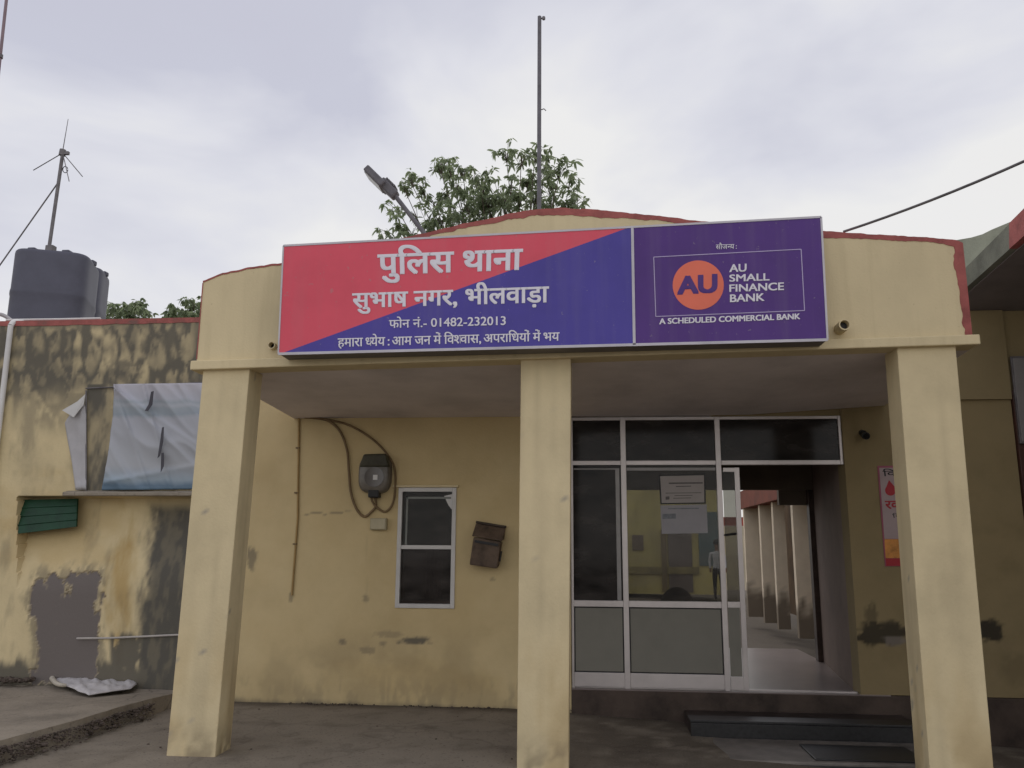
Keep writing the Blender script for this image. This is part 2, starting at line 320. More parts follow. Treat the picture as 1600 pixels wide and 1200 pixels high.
def main_stains(x, z, U, V):
    left = 1-sm(-.80, -.45, x)                                   # the weathered stretch left of the porch
    n_a = fbm(x*7, z*2.2, 3); n_b = fbm(x*16, z*5, 9); n_c = fbm(x*2.2, z*2.2, 21)
    drip = fbm(x*11, z*1.1, 31)
    up = sm(2.55, 3.25, z)
    cell = fbm(x*8+1.5*n_b, z*3.2, 55)
    # rain-washed top: pale rounded patches of paint left standing between grey runs, in uneven courses
    wu = U+16*(n_c-.5)+12*(n_b-.5); wv = V+26*(fbm(U/50, V/50, 61)-.5)+14*(n_b-.5)
    gap, tone = cells(wu/23., wv/52., 71); gap2, tone2 = cells(wu/15.+3, wv/30., 77)
    cell = sm(-.12, .50, gap+1.15*(n_b-.5)+.9*(drip-.5)+.5*(n_c-.5))*(.45+.55*sm(.1, .6, tone+.6*(n_a-.5)))*(.8+.2*sm(.0, .4, gap2+.5*(n_b-.5)))
    band = np.maximum(np.exp(-((V-590-.04*U+14*(n_a-.5))/13.)**2), .8*np.exp(-((V-556+.05*U+16*(n_a-.5))/10.)**2))
    wash = left*sm(690, 600, V+60*(n_c-.5)+20*(n_a-.5))
    g = wash*np.clip((.74*(1-cell)**1.3+.16+.30*sm(.40, .68, n_c+.4*(drip-.5)))+.45*band*sm(.35, .6, n_b), 0, .92)
    g = np.maximum(g, left*.75*blob(U, V, 62, 585, 42, 40, 81, .9, .7)); g = np.maximum(g, left*.8*blob(U, V, 185, 585, 30, 22, 82, .9, .6)); g = np.maximum(g, left*.6*blob(U, V, 130, 625, 40, 16, 83, .9, .7))
    g = np.maximum(g, left*.30*sm(.48, .75, n_c*.6+n_b*.4)*sm(1.9, 2.3, z))
    g = np.maximum(g, left*.5*blob(U, V, 45, 650, 16, 60, 84, .9, .8))
    g = np.maximum(g, left*sm(3.72, 3.84, z+.1*(n_b-.5))*.75)
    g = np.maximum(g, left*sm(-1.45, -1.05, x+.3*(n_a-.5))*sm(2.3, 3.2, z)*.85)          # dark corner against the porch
    g = np.maximum(g, left*.35*sm(.52, .8, n_a)*(1-sm(1.9, 2.3, z)))
    dk = sm(207, 232, U+34*(n_b-.5)+26*(n_c-.5))*sm(775, 800, V)*(.89+.11*sm(.35, .55, n_b))
    g = np.maximum(g, left*dk*.97)
    low = left*sm(985, 1000, V+20*(n_b-.5))*sm(168, 176, U)*sm(.30, .5, n_b)*.9
    g = np.maximum(g, low)
    g = np.maximum(g, left*sm(1022, 1046, V+34*(n_b-.5))*.9)
    g = np.maximum(g, .6*left*(1-sm(3, 6, np.abs(V-996)))*sm(95, 110, U)*(1-sm(140, 150, U)))
    # grey cement patch
    dx = np.maximum(np.abs(U-102)-40, 0)/1.; dy = np.maximum(np.maximum(905-V, V-1062), 0)
    e = np.sqrt(dx**2+dy**2)+26*(n_b-.5)+30*(fbm(U/30, V/30, 77)-.5)
    c = left*(1-sm(7, 12, e)); hal = left*(1-sm(16, 30, e))
    g = np.where(c > .5, g*.15, np.maximum(g, hal*.55*sm(.45, .6, n_b)))
    # bare plaster band between the torn pieces of banner
    b = left*sm(133, 137, U)*(1-sm(172, 178, U))*sm(596, 602, V)*(1-sm(766, 770, V))
    g = np.maximum(g, b*(.45+.5*sm(.35, .65, n_a)))
    o = left*.62*blob(U, V, 188, 915, 17, 85, 5, .9, .7) + left*.35*blob(U, V, 80, 830, 90, 60, 6, .7, .6)
    # porch wall: quiet, a few scars
    q = 1-left
    for (cx, cy, rx, ry, k, s) in ((648, 1001, 24, 7, .85, 1), (535, 1003, 7, 5, .6, 2), (575, 1016, 12, 6, .45, 3), (598, 1006, 6, 4, .5, 4), (608, 992, 22, 5, .35, 5),
                                   (455, 932, 4, 8, .5, 6), (572, 935, 5, 6, .45, 7), (394, 872, 7, 18, .6, 8), (770, 905, 5, 3, .35, 9)):
        g = np.maximum(g, k*blob(U, V, cx, cy, rx, ry, 60+s, .6, .3))
    g = np.maximum(g, q*.10*sm(1.5, 0, np.abs(U-573))*sm(828, 840, V)*(1-sm(930, 960, V)))
    g = np.maximum(g, q*.55*(1-sm(.7, 1.6, np.abs(V-(806-.10*(U-470)+6*(n_a-.5)))))*sm(472, 480, U)*(1-sm(540, 552, U)))
    damp = sm(1035, 1100, V+40*(n_c-.5)+20*(n_b-.5))
    g = np.maximum(g, q*(.28*damp*sm(.42, .6, n_b)))
    g = np.maximum(g, q*.8*sm(1084, 1102, V-.03*(U-375)+14*(n_b-.5)))
    g = np.maximum(g, q*.18*sm(.5, .72, n_c)*sm(960, 1040, V))
    o = o+q*.12*blob(U, V, 640, 1060, 110, 30, 12, .7, .6)+q*(.16+.22*n_c)
    st = np.stack([g, c, o], 1)
    dep = np.where(c > .5, .012, 0)+.004*(n_c-.5)
    dep = dep+left*.19*(U > 28)*(V > 777)*(1-sm(795, 930, V))        # shallow recess under the ledge
    dep[np.abs(z-3.9) < 1e-6] = 0
    return st, dep
wa = W(628, 766, 1, D); wb = W(708, 946, 1, D); WX0, WX1, WZ0, WZ1 = 1.19, 1.72, .925, 2.04
stain_wall('weathered_wall', -3.9, 2.885, -.1, 3.885, .019, M_wall, ST, main_stains, [(WX0, WX1, WZ0, WZ1)])
build('wall', MB().box((-9, D+.002, -.1), (-3.901, D+.23, 3.885)), M_wall, ST)
# red line along the top of the long wall
tm = MB(); xs = np.linspace(-3.9, -.2, 60)
for a, b in zip(xs[:-1], xs[1:]):
    h0, h1 = .05+.03*n1(a*5, 2), .05+.03*n1(b*5, 2)
    tm.hexa([(a, D-.006, 3.885-h0), (b, D-.006, 3.885-h1), (b, D+.24, 3.885-h1), (a, D+.24, 3.885-h0), (a, D-.006, 3.894), (b, D-.006, 3.894), (b, D+.24, 3.894), (a, D+.24, 3.894)])
M_redw = mat('faded_red_trim', (.27, .085, .075), .8, .45, 5, .15, dark=(.12, .10, .085)); build('trim', tm, M_redw, ST)

def right_stains(x, z, U, V):
    n_b = fbm(x*16, z*9, 19); n_c = fbm(x*3, z*3, 23)
    g = .9*blob(U, V, 1378, 990, 42, 17, 31, .75, .2); g = np.maximum(g, .95*blob(U, V, 1548, 985, 22, 17, 33, .6, .2))
    g = np.maximum(g, .25*blob(U, V, 1590, 1045, 26, 24, 34, .6, .5)); g = np.maximum(g, .5*blob(U, V, 1360, 965, 9, 22, 35, .6, .3))
    g = np.maximum(g, .14*sm(.5, .75, n_c)); g = np.maximum(g, .7*sm(1086, 1094, V-.05*(U-1345)+10*(n_b-.5)))
    c = .8*blob(U, V, 1400, 1002, 22, 7, 38, .7, .3)
    return np.stack([g, c, g*0+.1*n_c], 1), .004*(n_c-.5)
XR = 5.54
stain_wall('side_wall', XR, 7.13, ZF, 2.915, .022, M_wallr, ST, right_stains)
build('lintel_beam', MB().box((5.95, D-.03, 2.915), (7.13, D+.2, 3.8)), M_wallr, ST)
# plinth and steps
pl = MB(); pl.box((2.886, D-.012, -.3), (7.5, D+.23, ZF-.005)); build('plinth', pl, M_plinth, ST, .01)
sx0 = 3.93
s1 = MB(); s1.box((sx0, 1.52, -.3), (5.88, D-.013, .012)); b1 = build('step', s1, M_step, ST, .01)
s1 = MB(); s1.box((sx0-.012, 1.50, .013), (5.885, 1.72, .034)); s1.box((sx0-.006, 1.508, -.2), (5.86, 1.519, .010)); build('granite_edge', s1, M_granite, b1, .004)
s2 = MB(); s2.box((sx0-.03, .76, -.4), (5.86, 1.505, -.105)); b2 = build('step', s2, M_tread, ST, .014)
s2 = MB(); s2.box((4.78, .80, -.1045), (5.62, 1.30, -.092)); build('granite_slab', s2, M_granite, b2, .006)
s2 = MB(); s2.box((sx0+.12, .745, -.33), (5.85, .759, -.13)); build('granite_edge', s2, M_granite, b2, .004)

# ---- pillars
PD = .27
def pillar(tl, tr, bl, br, ztop, zbot):
    a0, a1 = W(*tl, 1, 0), W(*tr, 1, 0); c0, c1 = W(*bl, 1, 0), W(*br, 1, 0)
    def at(p, q, z): t = (z-q[2])/(p[2]-q[2]); return q[0]+t*(p[0]-q[0])
    mb = MB(); n = 90; w = []; sd = int(tl[0]); m_ = 9
    for k in range(n+1):
        z = zbot+(ztop-zbot)*k/n
        l = at(a0, c0, z)+.004*n1(z*2.2, sd); r = at(a1, c1, z)+.004*n1(z*1.9+9, sd)
        ring = [(l+(r-l)*i/m_, .002) for i in range(m_)]+[(r, .002+(PD-.002)*i/m_) for i in range(m_)]+[(r+(l-r)*i/m_, PD) for i in range(m_)]+[(l, PD+(.002-PD)*i/m_) for i in range(m_)]
        mb.v += [(x, y, z) for x, y in ring]
    q = 4*m_
    for k in range(n):
        for i in range(q): mb.f.append((q*k+i, q*k+(i+1) % q, q*k+q+(i+1) % q, q*k+q+i))
    mb.f += [tuple(range(q-1, -1, -1)), tuple(q*n+i for i in range(q))]
    o = build('pillar', mb, M_pill, ST)
    bv = o.modifiers.new('soft_edge', 'BEVEL'); bv.width = .007; bv.segments = 2; bv.limit_method = 'ANGLE'; bv.angle_limit = R(60)
    def fn(V):
        h = V[:, 0]+1.7*V[:, 1]; z = V[:, 2]-gz(float(V[:, 0].mean())); a = fbm(h*14+sd, z*9, 5); b = fbm(h*5+sd, z*1.3, 6); c = fbm(h*22+sd, z*14, 8)
        g = .55*sm(.30, .0, z+.30*(a-.5))*sm(.35, .6, a)+.25*sm(.9, .0, z)*sm(.45, .7, b)+.14*sm(.5, .75, fbm(h*16+sd, z*.8, 9))+.10*sm(.45, .8, b)
        e = np.minimum(np.abs(V[:, 0]-V[:, 0].min()), np.abs(V[:, 0]-V[:, 0].max())); chip = sm(.80, .84, c+.09*sm(.02, 0, e))
        return np.stack([g, chip*.8, .30*sm(1.2, .2, z)*sm(.4, .65, b)], 1)
    set_stain(o, fn); return o
def zb(x): return 2.847+.0187*x
pillar((317, 580), (389.5, 579), (259.6, 1181), (336, 1182), zb(.2)+.02, -.03)
pillar((813.5, 575), (892, 575), (807.5, 1200), (888.5, 1200), zb(2.7)+.02, -.1)
pillar((1402, 545), (1494, 545), (1453, 1200), (1552.5, 1193), zb(5.6)+.02, -.25)
ft = MB()
for k in range(9):
    a = k*.7; cx, cy = 5.55+.25*math.cos(a)+.17, .12+.16*math.sin(a); s = .05+.03*random.random()
    ft.hexa([(cx-s, cy-s, -.3), (cx+s, cy-s, -.3), (cx+s*.9, cy+s, -.3), (cx-s, cy+s, -.3), (cx-s*.6, cy-s*.5, -.14), (cx+s*.5, cy-s*.6, -.12), (cx+s*.5, cy+s*.5, -.13), (cx-s*.5, cy+s*.6, -.14)])
build('footing_mortar', ft, M_slab, ST, .012)

# ---- parapet with gable, cornice and red painted edge
top = [(-.03, 3.585), (.115, 3.65), (.3, 3.69), (.619, 3.725), (1.14, 3.825), (1.665, 3.92), (2.283, 4.05), (2.59, 4.112), (2.844, 4.128), (3.047, 4.116), (3.496, 4.053), (3.987, 3.98), (4.898, 3.874), (5.412, 3.817), (5.84, 3.776), (5.885, 3.755)]
tx = np.linspace(-.03, 5.885, 260); tz = np.interp(tx, [t[0] for t in top], [t[1] for t in top])
tz = tz + np.array([.016*n1(t*4, 4)+.016*n1(t*15, 5) for t in tx])
PT = .14
mb = MB(); n = len(tx)
for x, z in zip(tx, tz):
    zl = zb(x)+.075; mb.v += [(x, 0, zl), (x, PT, zl), (x, PT, z), (x, 0, z)]
for i in range(n-1):
    for k in range(4): mb.f.append((4*i+k, 4*i+(k+1) % 4, 4*i+4+(k+1) % 4, 4*i+4+k))
mb.f += [(0, 1, 2, 3), (4*n-1, 4*n-2, 4*n-3, 4*n-4)]
PAR = build('parapet', mb, M_cream, ST)
rd = MB(); k0 = len(rd.v)
for x, z in zip(tx, tz):
    h = .055+.05*n1(x*5, 8)+.045*n1(x*19, 9)
    if x < .7: h = .012
    h *= .62+.30*math.sin(x*1.7)**2; h = max(h, .008)
    rd.v += [(x, -.004, z-h), (x, PT+.004, z-h), (x, PT+.004, z+.006), (x, -.004, z+.006)]
for i in range(n-1):
    for k in range(4): rd.f.append((4*i+k, 4*i+(k+1) % 4, 4*i+4+(k+1) % 4, 4*i+4+k))
rd.f += [(0, 1, 2, 3), (4*n-1, 4*n-2, 4*n-3, 4*n-4)]
zs = np.linspace(zb(5.88)+.08, 3.755, 30); k0 = len(rd.v)      # the ragged red stripe down the right end
for z in zs:
    w = .060+.06*n1(z*7, 12)+.035*n1(z*30, 13); rd.v += [(5.885-w, -.0045, z), (5.8895, -.0045, z), (5.8895, PT+.004, z), (5.885-w, PT+.004, z)]
for i in range(len(zs)-1):
    for k in range(4): rd.f.append((k0+4*i+k, k0+4*i+(k+1) % 4, k0+4*i+4+(k+1) % 4, k0+4*i+4+k))
zs = np.linspace(zb(0)+.1, 3.58, 16); k0 = len(rd.v)
for z in zs:
    w = .012+.012*n1(z*9, 15); rd.v += [(-.034, -.003, z), (-.03+w*.3, -.003, z), (-.03+w*.3, PT+.004, z), (-.034, PT+.004, z)]
for i in range(len(zs)-1):
    for k in range(4): rd.f.append((k0+4*i+k, k0+4*i+(k+1) % 4, k0+4*i+4+(k+1) % 4, k0+4*i+4+k))
build('trim', rd, M_red, PAR)
cn = MB(); xs = np.linspace(-.06, 5.925, 40)
for x in xs:
    j = .004*n1(x*5, 22); z0 = zb(x); cn.v += [(x, -.045+j, z0+.004), (x, .16, z0+.004), (x, .16, z0+.0745), (x, -.045+j, z0+.078+j)]
for i in range(len(xs)-1):
    for k in range(4): cn.f.append((4*i+k, 4*i+(k+1) % 4, 4*i+4+(k+1) % 4, 4*i+4+k))
cn.f += [(0, 1, 2, 3), (4*len(xs)-1, 4*len(xs)-2, 4*len(xs)-3, 4*len(xs)-4)]
build('cornice', cn, M_cream, PAR, .008)
# ---- porch roof
rf = MB(); x0, x1 = .03, 5.95
def zc(x): return 2.785 + .06*max(0, x-4.6)
xs = np.linspace(x0, x1, 24)
for x in xs: rf.v += [(x, .161, zb(x)+.02), (x, D-.002, zc(x)), (x, D-.002, 3.02), (x, .161, 3.06)]
for i in range(len(xs)-1):
    for k in range(4): rf.f.append((4*i+k, 4*i+(k+1) % 4, 4*i+4+(k+1) % 4, 4*i+4+k))
rf.f += [(0, 1, 2, 3), (4*len(xs)-1, 4*len(xs)-2, 4*len(xs)-3, 4*len(xs)-4)]
build('porch_roof', rf, M_ceil, ST)

# ---- mass behind the wall: roof, hall and rooms
YB = 4.3
build('roof', MB().box((-9, D+.24, 3.15), (7.13, YB+.3, 3.35)), M_conc, ST)
hl = MB()
hl.box((2.76, D+.235, -.1), (2.885, YB, 3.14))                  # hall, left wall
hl.box((2.886, YB, -.1), (3.52, YB+.15, 3.14))                  # back wall beside the opening
hl.box((3.521, YB, 2.20), (5.80, YB+.15, 3.14)); hl.box((5.42, YB+.151, 2.02), (5.80, YB+.25, 2.6))                 # lintel over the opening; lower block added to stand in for dark shade
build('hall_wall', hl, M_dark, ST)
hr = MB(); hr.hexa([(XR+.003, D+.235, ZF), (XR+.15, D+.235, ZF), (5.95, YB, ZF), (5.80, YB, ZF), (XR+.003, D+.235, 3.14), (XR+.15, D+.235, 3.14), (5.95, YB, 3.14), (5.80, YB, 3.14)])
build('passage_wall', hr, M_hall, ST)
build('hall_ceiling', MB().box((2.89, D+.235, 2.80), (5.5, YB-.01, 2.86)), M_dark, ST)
build('hall_floor', MB().box((2.89, D-.01, ZF-.1), (5.80, 5.6, ZF)), M_tile, ST)
dj = MB(); dj.box((5.745, YB+.02, ZF), (5.83, YB+.14, 2.2)); build('door_jamb', dj, mat('dark_brown_wood', (.06, .038, .03), .5, .3, 6, .05), ST, .006)
rm = MB(); rm.box((-9, YB, -.1), (2.75, YB+.15, 3.14)); rm.box((5.96, YB, -.1), (7.13, YB+.15, 3.14)); rm.box((-.6, D+.235, -.1), (-.5, YB-.002, 3.14)); rm.box((7.02, D+.235, -.1), (7.13, YB-.002, 3.14)); rm.box((-.49, D+.24, -.05), (2.75, YB-.01, .1))
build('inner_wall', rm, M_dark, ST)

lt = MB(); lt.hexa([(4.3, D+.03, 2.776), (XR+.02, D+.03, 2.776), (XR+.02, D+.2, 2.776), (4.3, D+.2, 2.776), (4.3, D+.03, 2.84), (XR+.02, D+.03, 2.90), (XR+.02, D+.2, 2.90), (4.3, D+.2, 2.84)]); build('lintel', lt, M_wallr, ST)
# ---- aluminium partition
PA = build('partition', MB().box((2.89, D+.06, ZF), (5.53, D+.105, ZF+.012)), M_alu, ST)
def xp(px, py): return W(px, py, 1, D)[0]
def zp(px, py): return W(px, py, 1, D)[2]
fr = MB(); Y0, Y1 = D+.03, D+.075
ztop = 2.775; zt0, zt1 = zp(1050, 726), zp(1050, 719); zm0, zm1 = zp(1050, 950), zp(1050, 940); zr1 = zp(1050, 1054)
m1a, m1b = xp(972.5, 850), xp(981, 850); m2a, m2b = xp(1124.5, 850), xp(1133, 850); dla, dlb = xp(1153, 850), xp(1161, 850)
fr.box((m1a, Y0-.004, ZF), (m1b, Y1+.004, ztop)); fr.box((m2a, Y0-.004, ZF), (m2b, Y1+.004, ztop))
fr.box((2.89, Y0-.004, ZF), (2.915, Y1+.004, ztop)); fr.box((XR-.03, Y0-.004, zt0), (XR-.002, Y1+.004, ztop))
def rail(xa, xb, za, zb_, y0=Y0, y1=Y1): fr.box((xa, y0, za), (xb, y1, zb_))
for xa, xb in ((2.915, m1a), (m1b, m2a), (m2b, XR-.03)):
    rail(xa, xb, zt0, zt1); rail(xa, xb, ztop-.03, ztop)
for xa, xb in ((2.915, m1a), (m1b, m2a)):
    rail(xa, xb, zm0, zm1); rail(xa, xb, ZF+.013, zr1)
build('frame', fr, M_alu, PA, .003)
fi = MB()                                   # inner sashes
sl0, sl1 = xp(963.5, 850), xp(970, 850)
fi.box((sl0, Y0+.012, zm1), (sl1, Y1-.005, zt0-.03)); fi.box((2.92, Y0+.012, zt0-.045), (sl0, Y1-.005, zt0-.03))
fi.box((m1b+.004, Y0+.012, zt0-.055), (m2a-.004, Y1-.005, zt0-.025)); build('sash', fi, mat('dull_aluminium', (.25, .24, .235), .45, .1, 4, .0, metal=.4), PA, .002)
for xa, xb in ((2.915, m1a), (m1b, m2a), (m2b, XR-.03)):
    build('transom_pane', MB().box((xa+.001, Y0+.02, zt1+.001), (xb-.001, Y0+.025, ztop-.031)), M_glassd, PA)
build('pane', MB().box((2.916, Y0+.02, zm1+.001), (m1a-.001, Y0+.0245, zt0-.001)), M_glassd, PA)
build('pane', MB().box((m1b+.001, Y0+.02, zm1+.001), (m2a-.001, Y0+.0245, zt0-.001)), M_glass, PA)
for xa, xb in ((2.915, m1a), (m1b, m2a)):
    build('panel', MB().box((xa+.012, Y0+.012, zr1+.012), (xb-.012, Y0+.03, zm0-.012)), M_panel, PA)
    g = MB(); g.box((xa+.001, Y0+.02, zr1+.001), (xb-.001, Y0+.032, zm0-.001)); build('gasket', g, M_black, PA)
DL = build('sliding_door', MB().box((m2b+.012, Y0-.012, zt0-.07), (dlb, Y0+.008, zt0-.03)), M_alu, ST, .002)
dd = MB(); dd.box((dla, Y0-.014, ZF+.014), (dlb, Y0+.01, zt0-.028)); dd.box((m2b+.004, Y0-.012, zm0+.008), (dla, Y0+.008, zm1+.004)); dd.box((m2b+.004, Y0-.012, ZF+.014), (dla, Y0+.008, zr1-.012))
build('stile', dd, M_alu, DL, .002)
build('pane', MB().box((m2b+.006, Y0-.002, zm1+.005), (dla-.001, Y0+.003, zt0-.071)), M_glass, DL)
build('panel', MB().box((m2b+.006, Y0-.004, zr1-.01), (dla-.008, Y0+.004, zm0+.007)), M_panel, DL)
hd = MB(); a = W(1133, 836, 1, Y0-.03); b = W(1150, 834, 1, Y0-.03); hd.tube([a, b], .012); hd.tube([b, b+np.array([0, .03, 0])], .009); hd.tube([a, a+np.array([0, .03, 0])], .009)
build('handle', hd, M_black, DL, smooth=True)

TL_ = thing('tube_light', 'short lit tube light high on the hall wall behind the right transom pane', 'tube light', W(1166, 684, 1, YB))
build('batten', MB().box(tuple(W(1146, 686, 1, YB-.03)), tuple(W(1186, 682.5, 1, YB-.001))), M_white, TL_)
lm = bpy.data.materials.new('tube_glow'); lm.use_nodes = True; lm.node_tree.nodes['Principled BSDF'].inputs['Emission Color'].default_value = (1, .95, .88, 1); lm.node_tree.nodes['Principled BSDF'].inputs['Emission Strength'].default_value = 4
build('tube', MB().tube([W(1148, 681, 1, YB-.03), W(1184, 680.5, 1, YB-.03)], .012, 8), lm, TL_, smooth=True)

# ---- window of the porch wall
WN = build('window', MB().box((WX0+.002, D+.05, WZ0+.002), (WX1-.002, D+.09, WZ0+.04)), M_alu, ST, .003)
wf = MB(); zmid = W(666, 855, 1, D)[2]; t = .035
wf.box((WX0-.03, D-.012, WZ0-.03), (WX0+.012, D+.05, WZ1+.03)); wf.box((WX1-.012, D-.012, WZ0-.03), (WX1+.03, D+.05, WZ1+.03))
wf.box((WX0+.012, D-.012, WZ1-.012), (WX1-.012, D+.05, WZ1+.03)); wf.box((WX0+.012, D-.012, WZ0-.03), (WX1-.012, D+.05, WZ0+.012)); wf.box((WX0+.012, D-.008, zmid-.02), (WX1-.012, D+.05, zmid+.02))
build('frame', wf, mat('pale_aluminium', (.47, .455, .44), .45, .08, 4, .0, metal=.25), WN, .003)
sa = MB(); sa.box((WX0+.045, D+.02, zmid+.02), (WX0+.065, D+.045, WZ1-.06)); sa.box((WX0+.045, D+.02, WZ1-.08), (WX1-.03, D+.045, WZ1-.06)); build('sash', sa, mat('dull_sash', (.2, .21, .195), .5, .1, 4, 0), WN, .002)
build('pane', MB().box((WX0+.012, D+.03, zmid+.021), (WX1-.012, D+.034, WZ1-.013)), M_glassg, WN)
build('pane', MB().box((WX0+.012, D+.03, WZ0+.013), (WX1-.012, D+.034, zmid-.021)), glass('smoky_glass', (.42, .38, .36)), WN)
build('lintel', MB().box((WX0-.09, D-.022, WZ1+.032), (WX1+.05, D-.001, WZ1+.055)), M_cream, WN, .004)
bk = MB(); q = W(700, 792, 1, D+.028); bk.prism([W(694, 775, 1, D+.026), W(707, 772, 1, D+.026), W(706, 796, 1, D+.026), W(701, 790, 1, D+.026)], (0, .003, 0)); build('paper_scrap', bk, M_white, WN)
cu = MB()
for i in range(9):
    x = 1.42+.02*i; cu.box((x, D+.10+.012*(i % 2), .95), (x+.021, D+.115+.012*(i % 2), zmid-.03))
build('curtain', cu, mat('grey_curtain_cloth', (.15, .12, .10), .9, .2, 8, .1), WN)
cb = MB(); cb.box((WX0+.05, D+.12, zmid+.02), (WX1-.002, D+.13, WZ1-.003)); build('blind', cb, mat('green_grey_cloth', (.13, .145, .125), .9, .2, 4, .1), WN)

# ---- shade ledge of the left wall, its green ventilator flap, spouts
zl = W(160, 770, 1, D-.5)[2]+.02
lg = MB(); lx0, lx1 = W(106, 775, 1, D)[0], -.80; zl = W(160, 771, 1, D)[2]
lg.hexa([(lx0, D-.10, zl-.03), (lx1, D-.10, zl-.03), (lx1, D-.004, zl-.03), (lx0, D-.004, zl-.03), (lx0, D-.10, zl+.008), (lx1, D-.10, zl+.008), (lx1, D-.004, zl+.03), (lx0, D-.004, zl+.03)])
build('shade_ledge', lg, M_slab, ST, .008)
M_green = mat('green_painted_metal', (.006, .042, .018), .5, .25, 5, .08)
p = [W(30, 781, 1, D+.10), W(121, 779, 1, D+.10), W(119, 823, 1, D-.01), W(28, 834, 1, D-.01)]
vf = MB(); vf.prism(p, (0, .025, 0)); VF = build('ventilator_flap', vf, M_green, ST, .004)
vr = MB()
for t in (.25, .5, .75):
    a = p[0]+(p[3]-p[0])*t; b = p[1]+(p[2]-p[1])*t; vr.tube([a-[0, .004, 0], b-[0, .004, 0]], .006, 6)
build('ridge', vr, M_green, VF)
def spout(px, py, r, yout):
    c = W(px, py, 1, yout); mb = MB(); n = 20
    ring = lambda rr, y: [(c[0]+rr*math.cos(2*math.pi*k/n), y, c[2]+rr*math.sin(2*math.pi*k/n)) for k in range(n)]
    mb.v = ring(r, .01)+ring(r, yout)+ring(r*.78, yout)+ring(r*.74, yout+.13)
    for j in range(3):
        for k in range(n): mb.f.append((j*n+k, j*n+(k+1) % n, (j+1)*n+(k+1) % n, (j+1)*n+k))
    o = build('rainwater_spout', mb, M_cream, PAR, smooth=True)
    mb = MB(); mb.v = ring(r*.76, yout+.06); mb.f = [tuple(range(n))]; build('bore', mb, M_black, o) if False else None
    bm_ = MB(); bm_.add(ring(r*.73, yout+.05)+ring(r*.7, yout+.12), [tuple(range(n)), tuple(range(2*n-1, n-1, -1))]+[(k, (k+1) % n, n+(k+1) % n, n+k) for k in range(n)])
    b = build('spout_mouth', bm_, M_black, PAR)
spout(1320, 507, .042, -.14); spout(424, 539, .030, -.05)

# ---------------------------------------------------------------- text
def glyph_mesh(s, cut=None):
    """letters of the built-in font as triangles; cut = keep only the part of the glyph left of its upright (half letters)"""
    c = bpy.data.curves.new('letters', 'FONT'); c.body = s; c.size = 1; c.resolution_u = 4
    o = bpy.data.objects.new('letters', c); COL.objects.link(o); bpy.context.view_layer.update()
    dg = bpy.context.evaluated_depsgraph_get(); me = o.evaluated_get(dg).to_mesh()
    bm = bmesh.new(); bm.from_mesh(me); o.evaluated_get(dg).to_mesh_clear()
    bpy.data.objects.remove(o); bpy.data.curves.remove(c)
    if cut:
        x1 = max(v.co.x for v in bm.verts)
        bmesh.ops.bisect_plane(bm, geom=bm.verts[:]+bm.edges[:]+bm.faces[:], plane_co=(x1-cut, 0, 0), plane_no=(1, 0, 0), clear_outer=True)
    bmesh.ops.triangulate(bm, faces=bm.faces)
    V = np.array([v.co[:2] for v in bm.verts]); bm.verts.index_update(); Fc = [tuple(v.index for v in f.verts) for f in bm.faces]; bm.free()
    return V, Fc
def typeset(pieces):
    V = []; Fc = []; x = 0
    for s in pieces:
        cut = None
        if isinstance(s, tuple): s, cut = s
        v, f = glyph_mesh(s, cut)
        if s.startswith(' '): x += .24
        v = v-[v[:, 0].min(), 0]; k = sum(len(q) for q in V); V.append(v+[x, 0]); Fc += [tuple(i+k for i in q) for q in f]
        x += v[:, 0].max()-(0.0 if cut else .003)
    return np.concatenate(V), Fc
HEAD = glyph_mesh('न')[0][:, 1].max(); CAP = glyph_mesh('H')[0][:, 1].max()
def lettering(parent, pieces, TL, TR, BL, BR, y, m, latin=False, bold=1.0, name='lettering', axis_fn=None):
    V, Fc = typeset([pieces] if isinstance(pieces, str) else pieces)
    H = CAP if latin else HEAD
    u = (V[:, 0]-V[:, 0].min())/(V[:, 0].max()-V[:, 0].min()); v = V[:, 1]/H
    q = [W(*p, 1, y) for p in (TL, TR, BL, BR)]
    P = ((1-u)*v)[:, None]*q[0]+(u*v)[:, None]*q[1]+((1-u)*(1-v))[:, None]*q[2]+(u*(1-v))[:, None]*q[3]
    hgt = abs(q[0][2]-q[2][2]); mb = MB()
    offs = [(0, 0)] if bold <= 0 else [(-.5, -.3), (.5, -.3), (-.5, .35), (.5, .35), (0, 0)]
    for k, (a, b) in enumerate(offs):
        mb.add(P+np.array([a*bold*.035*hgt, -.0004*k, b*bold*.03*hgt]), Fc)
    return build(name, mb, m, parent)

# ---------------------------------------------------------------- signboard
SG = thing('signboard', 'long flex signboard across the porch, red and blue police panel beside a purple bank panel', 'signboard', (2.76, -.12, 2.93))
SY = -.25
M_sred = mat('red_flex', (.66, .085, .125), .42, .05, 2.2, .06, spec=.25, fine=5.)
M_sblue = mat('blue_flex', (.070, .055, .30), .42, .06, 2.2, .06, spec=.25, fine=5.)
M_spur = mat('purple_flex', (.078, .03, .19), .42, .07, 2.2, .06, spec=.25, fine=5.)
for m__ in (M_sred, M_sblue, M_spur): streaks(m__, .10, (.30, .27, .26))
M_stxt = mat('lettering_white', (.70, .68, .74), .5, .04, 5, 0)
M_sor = mat('orange_print', (.72, .16, .095), .45, .05, 3, 0)
M_scase = mat('signboard_sheet', (.17, .155, .145), .6, .1, 3, .03, metal=.2)
TL, TR, BL, BR = W(443, 384, 1, SY), W(1283, 339, 1, SY), W(435, 553, 1, SY), W(1293, 531, 1, SY)
back = np.array([0, .243, 0]); e_ = np.array([0, .004, 0])
cs = MB(); cs.hexa([BL+e_, BR+e_, BR+back, BL+back, TL+e_, TR+e_, TR+back, TL+back]); CS = build('cabinet', cs, M_scase, SG, .004)
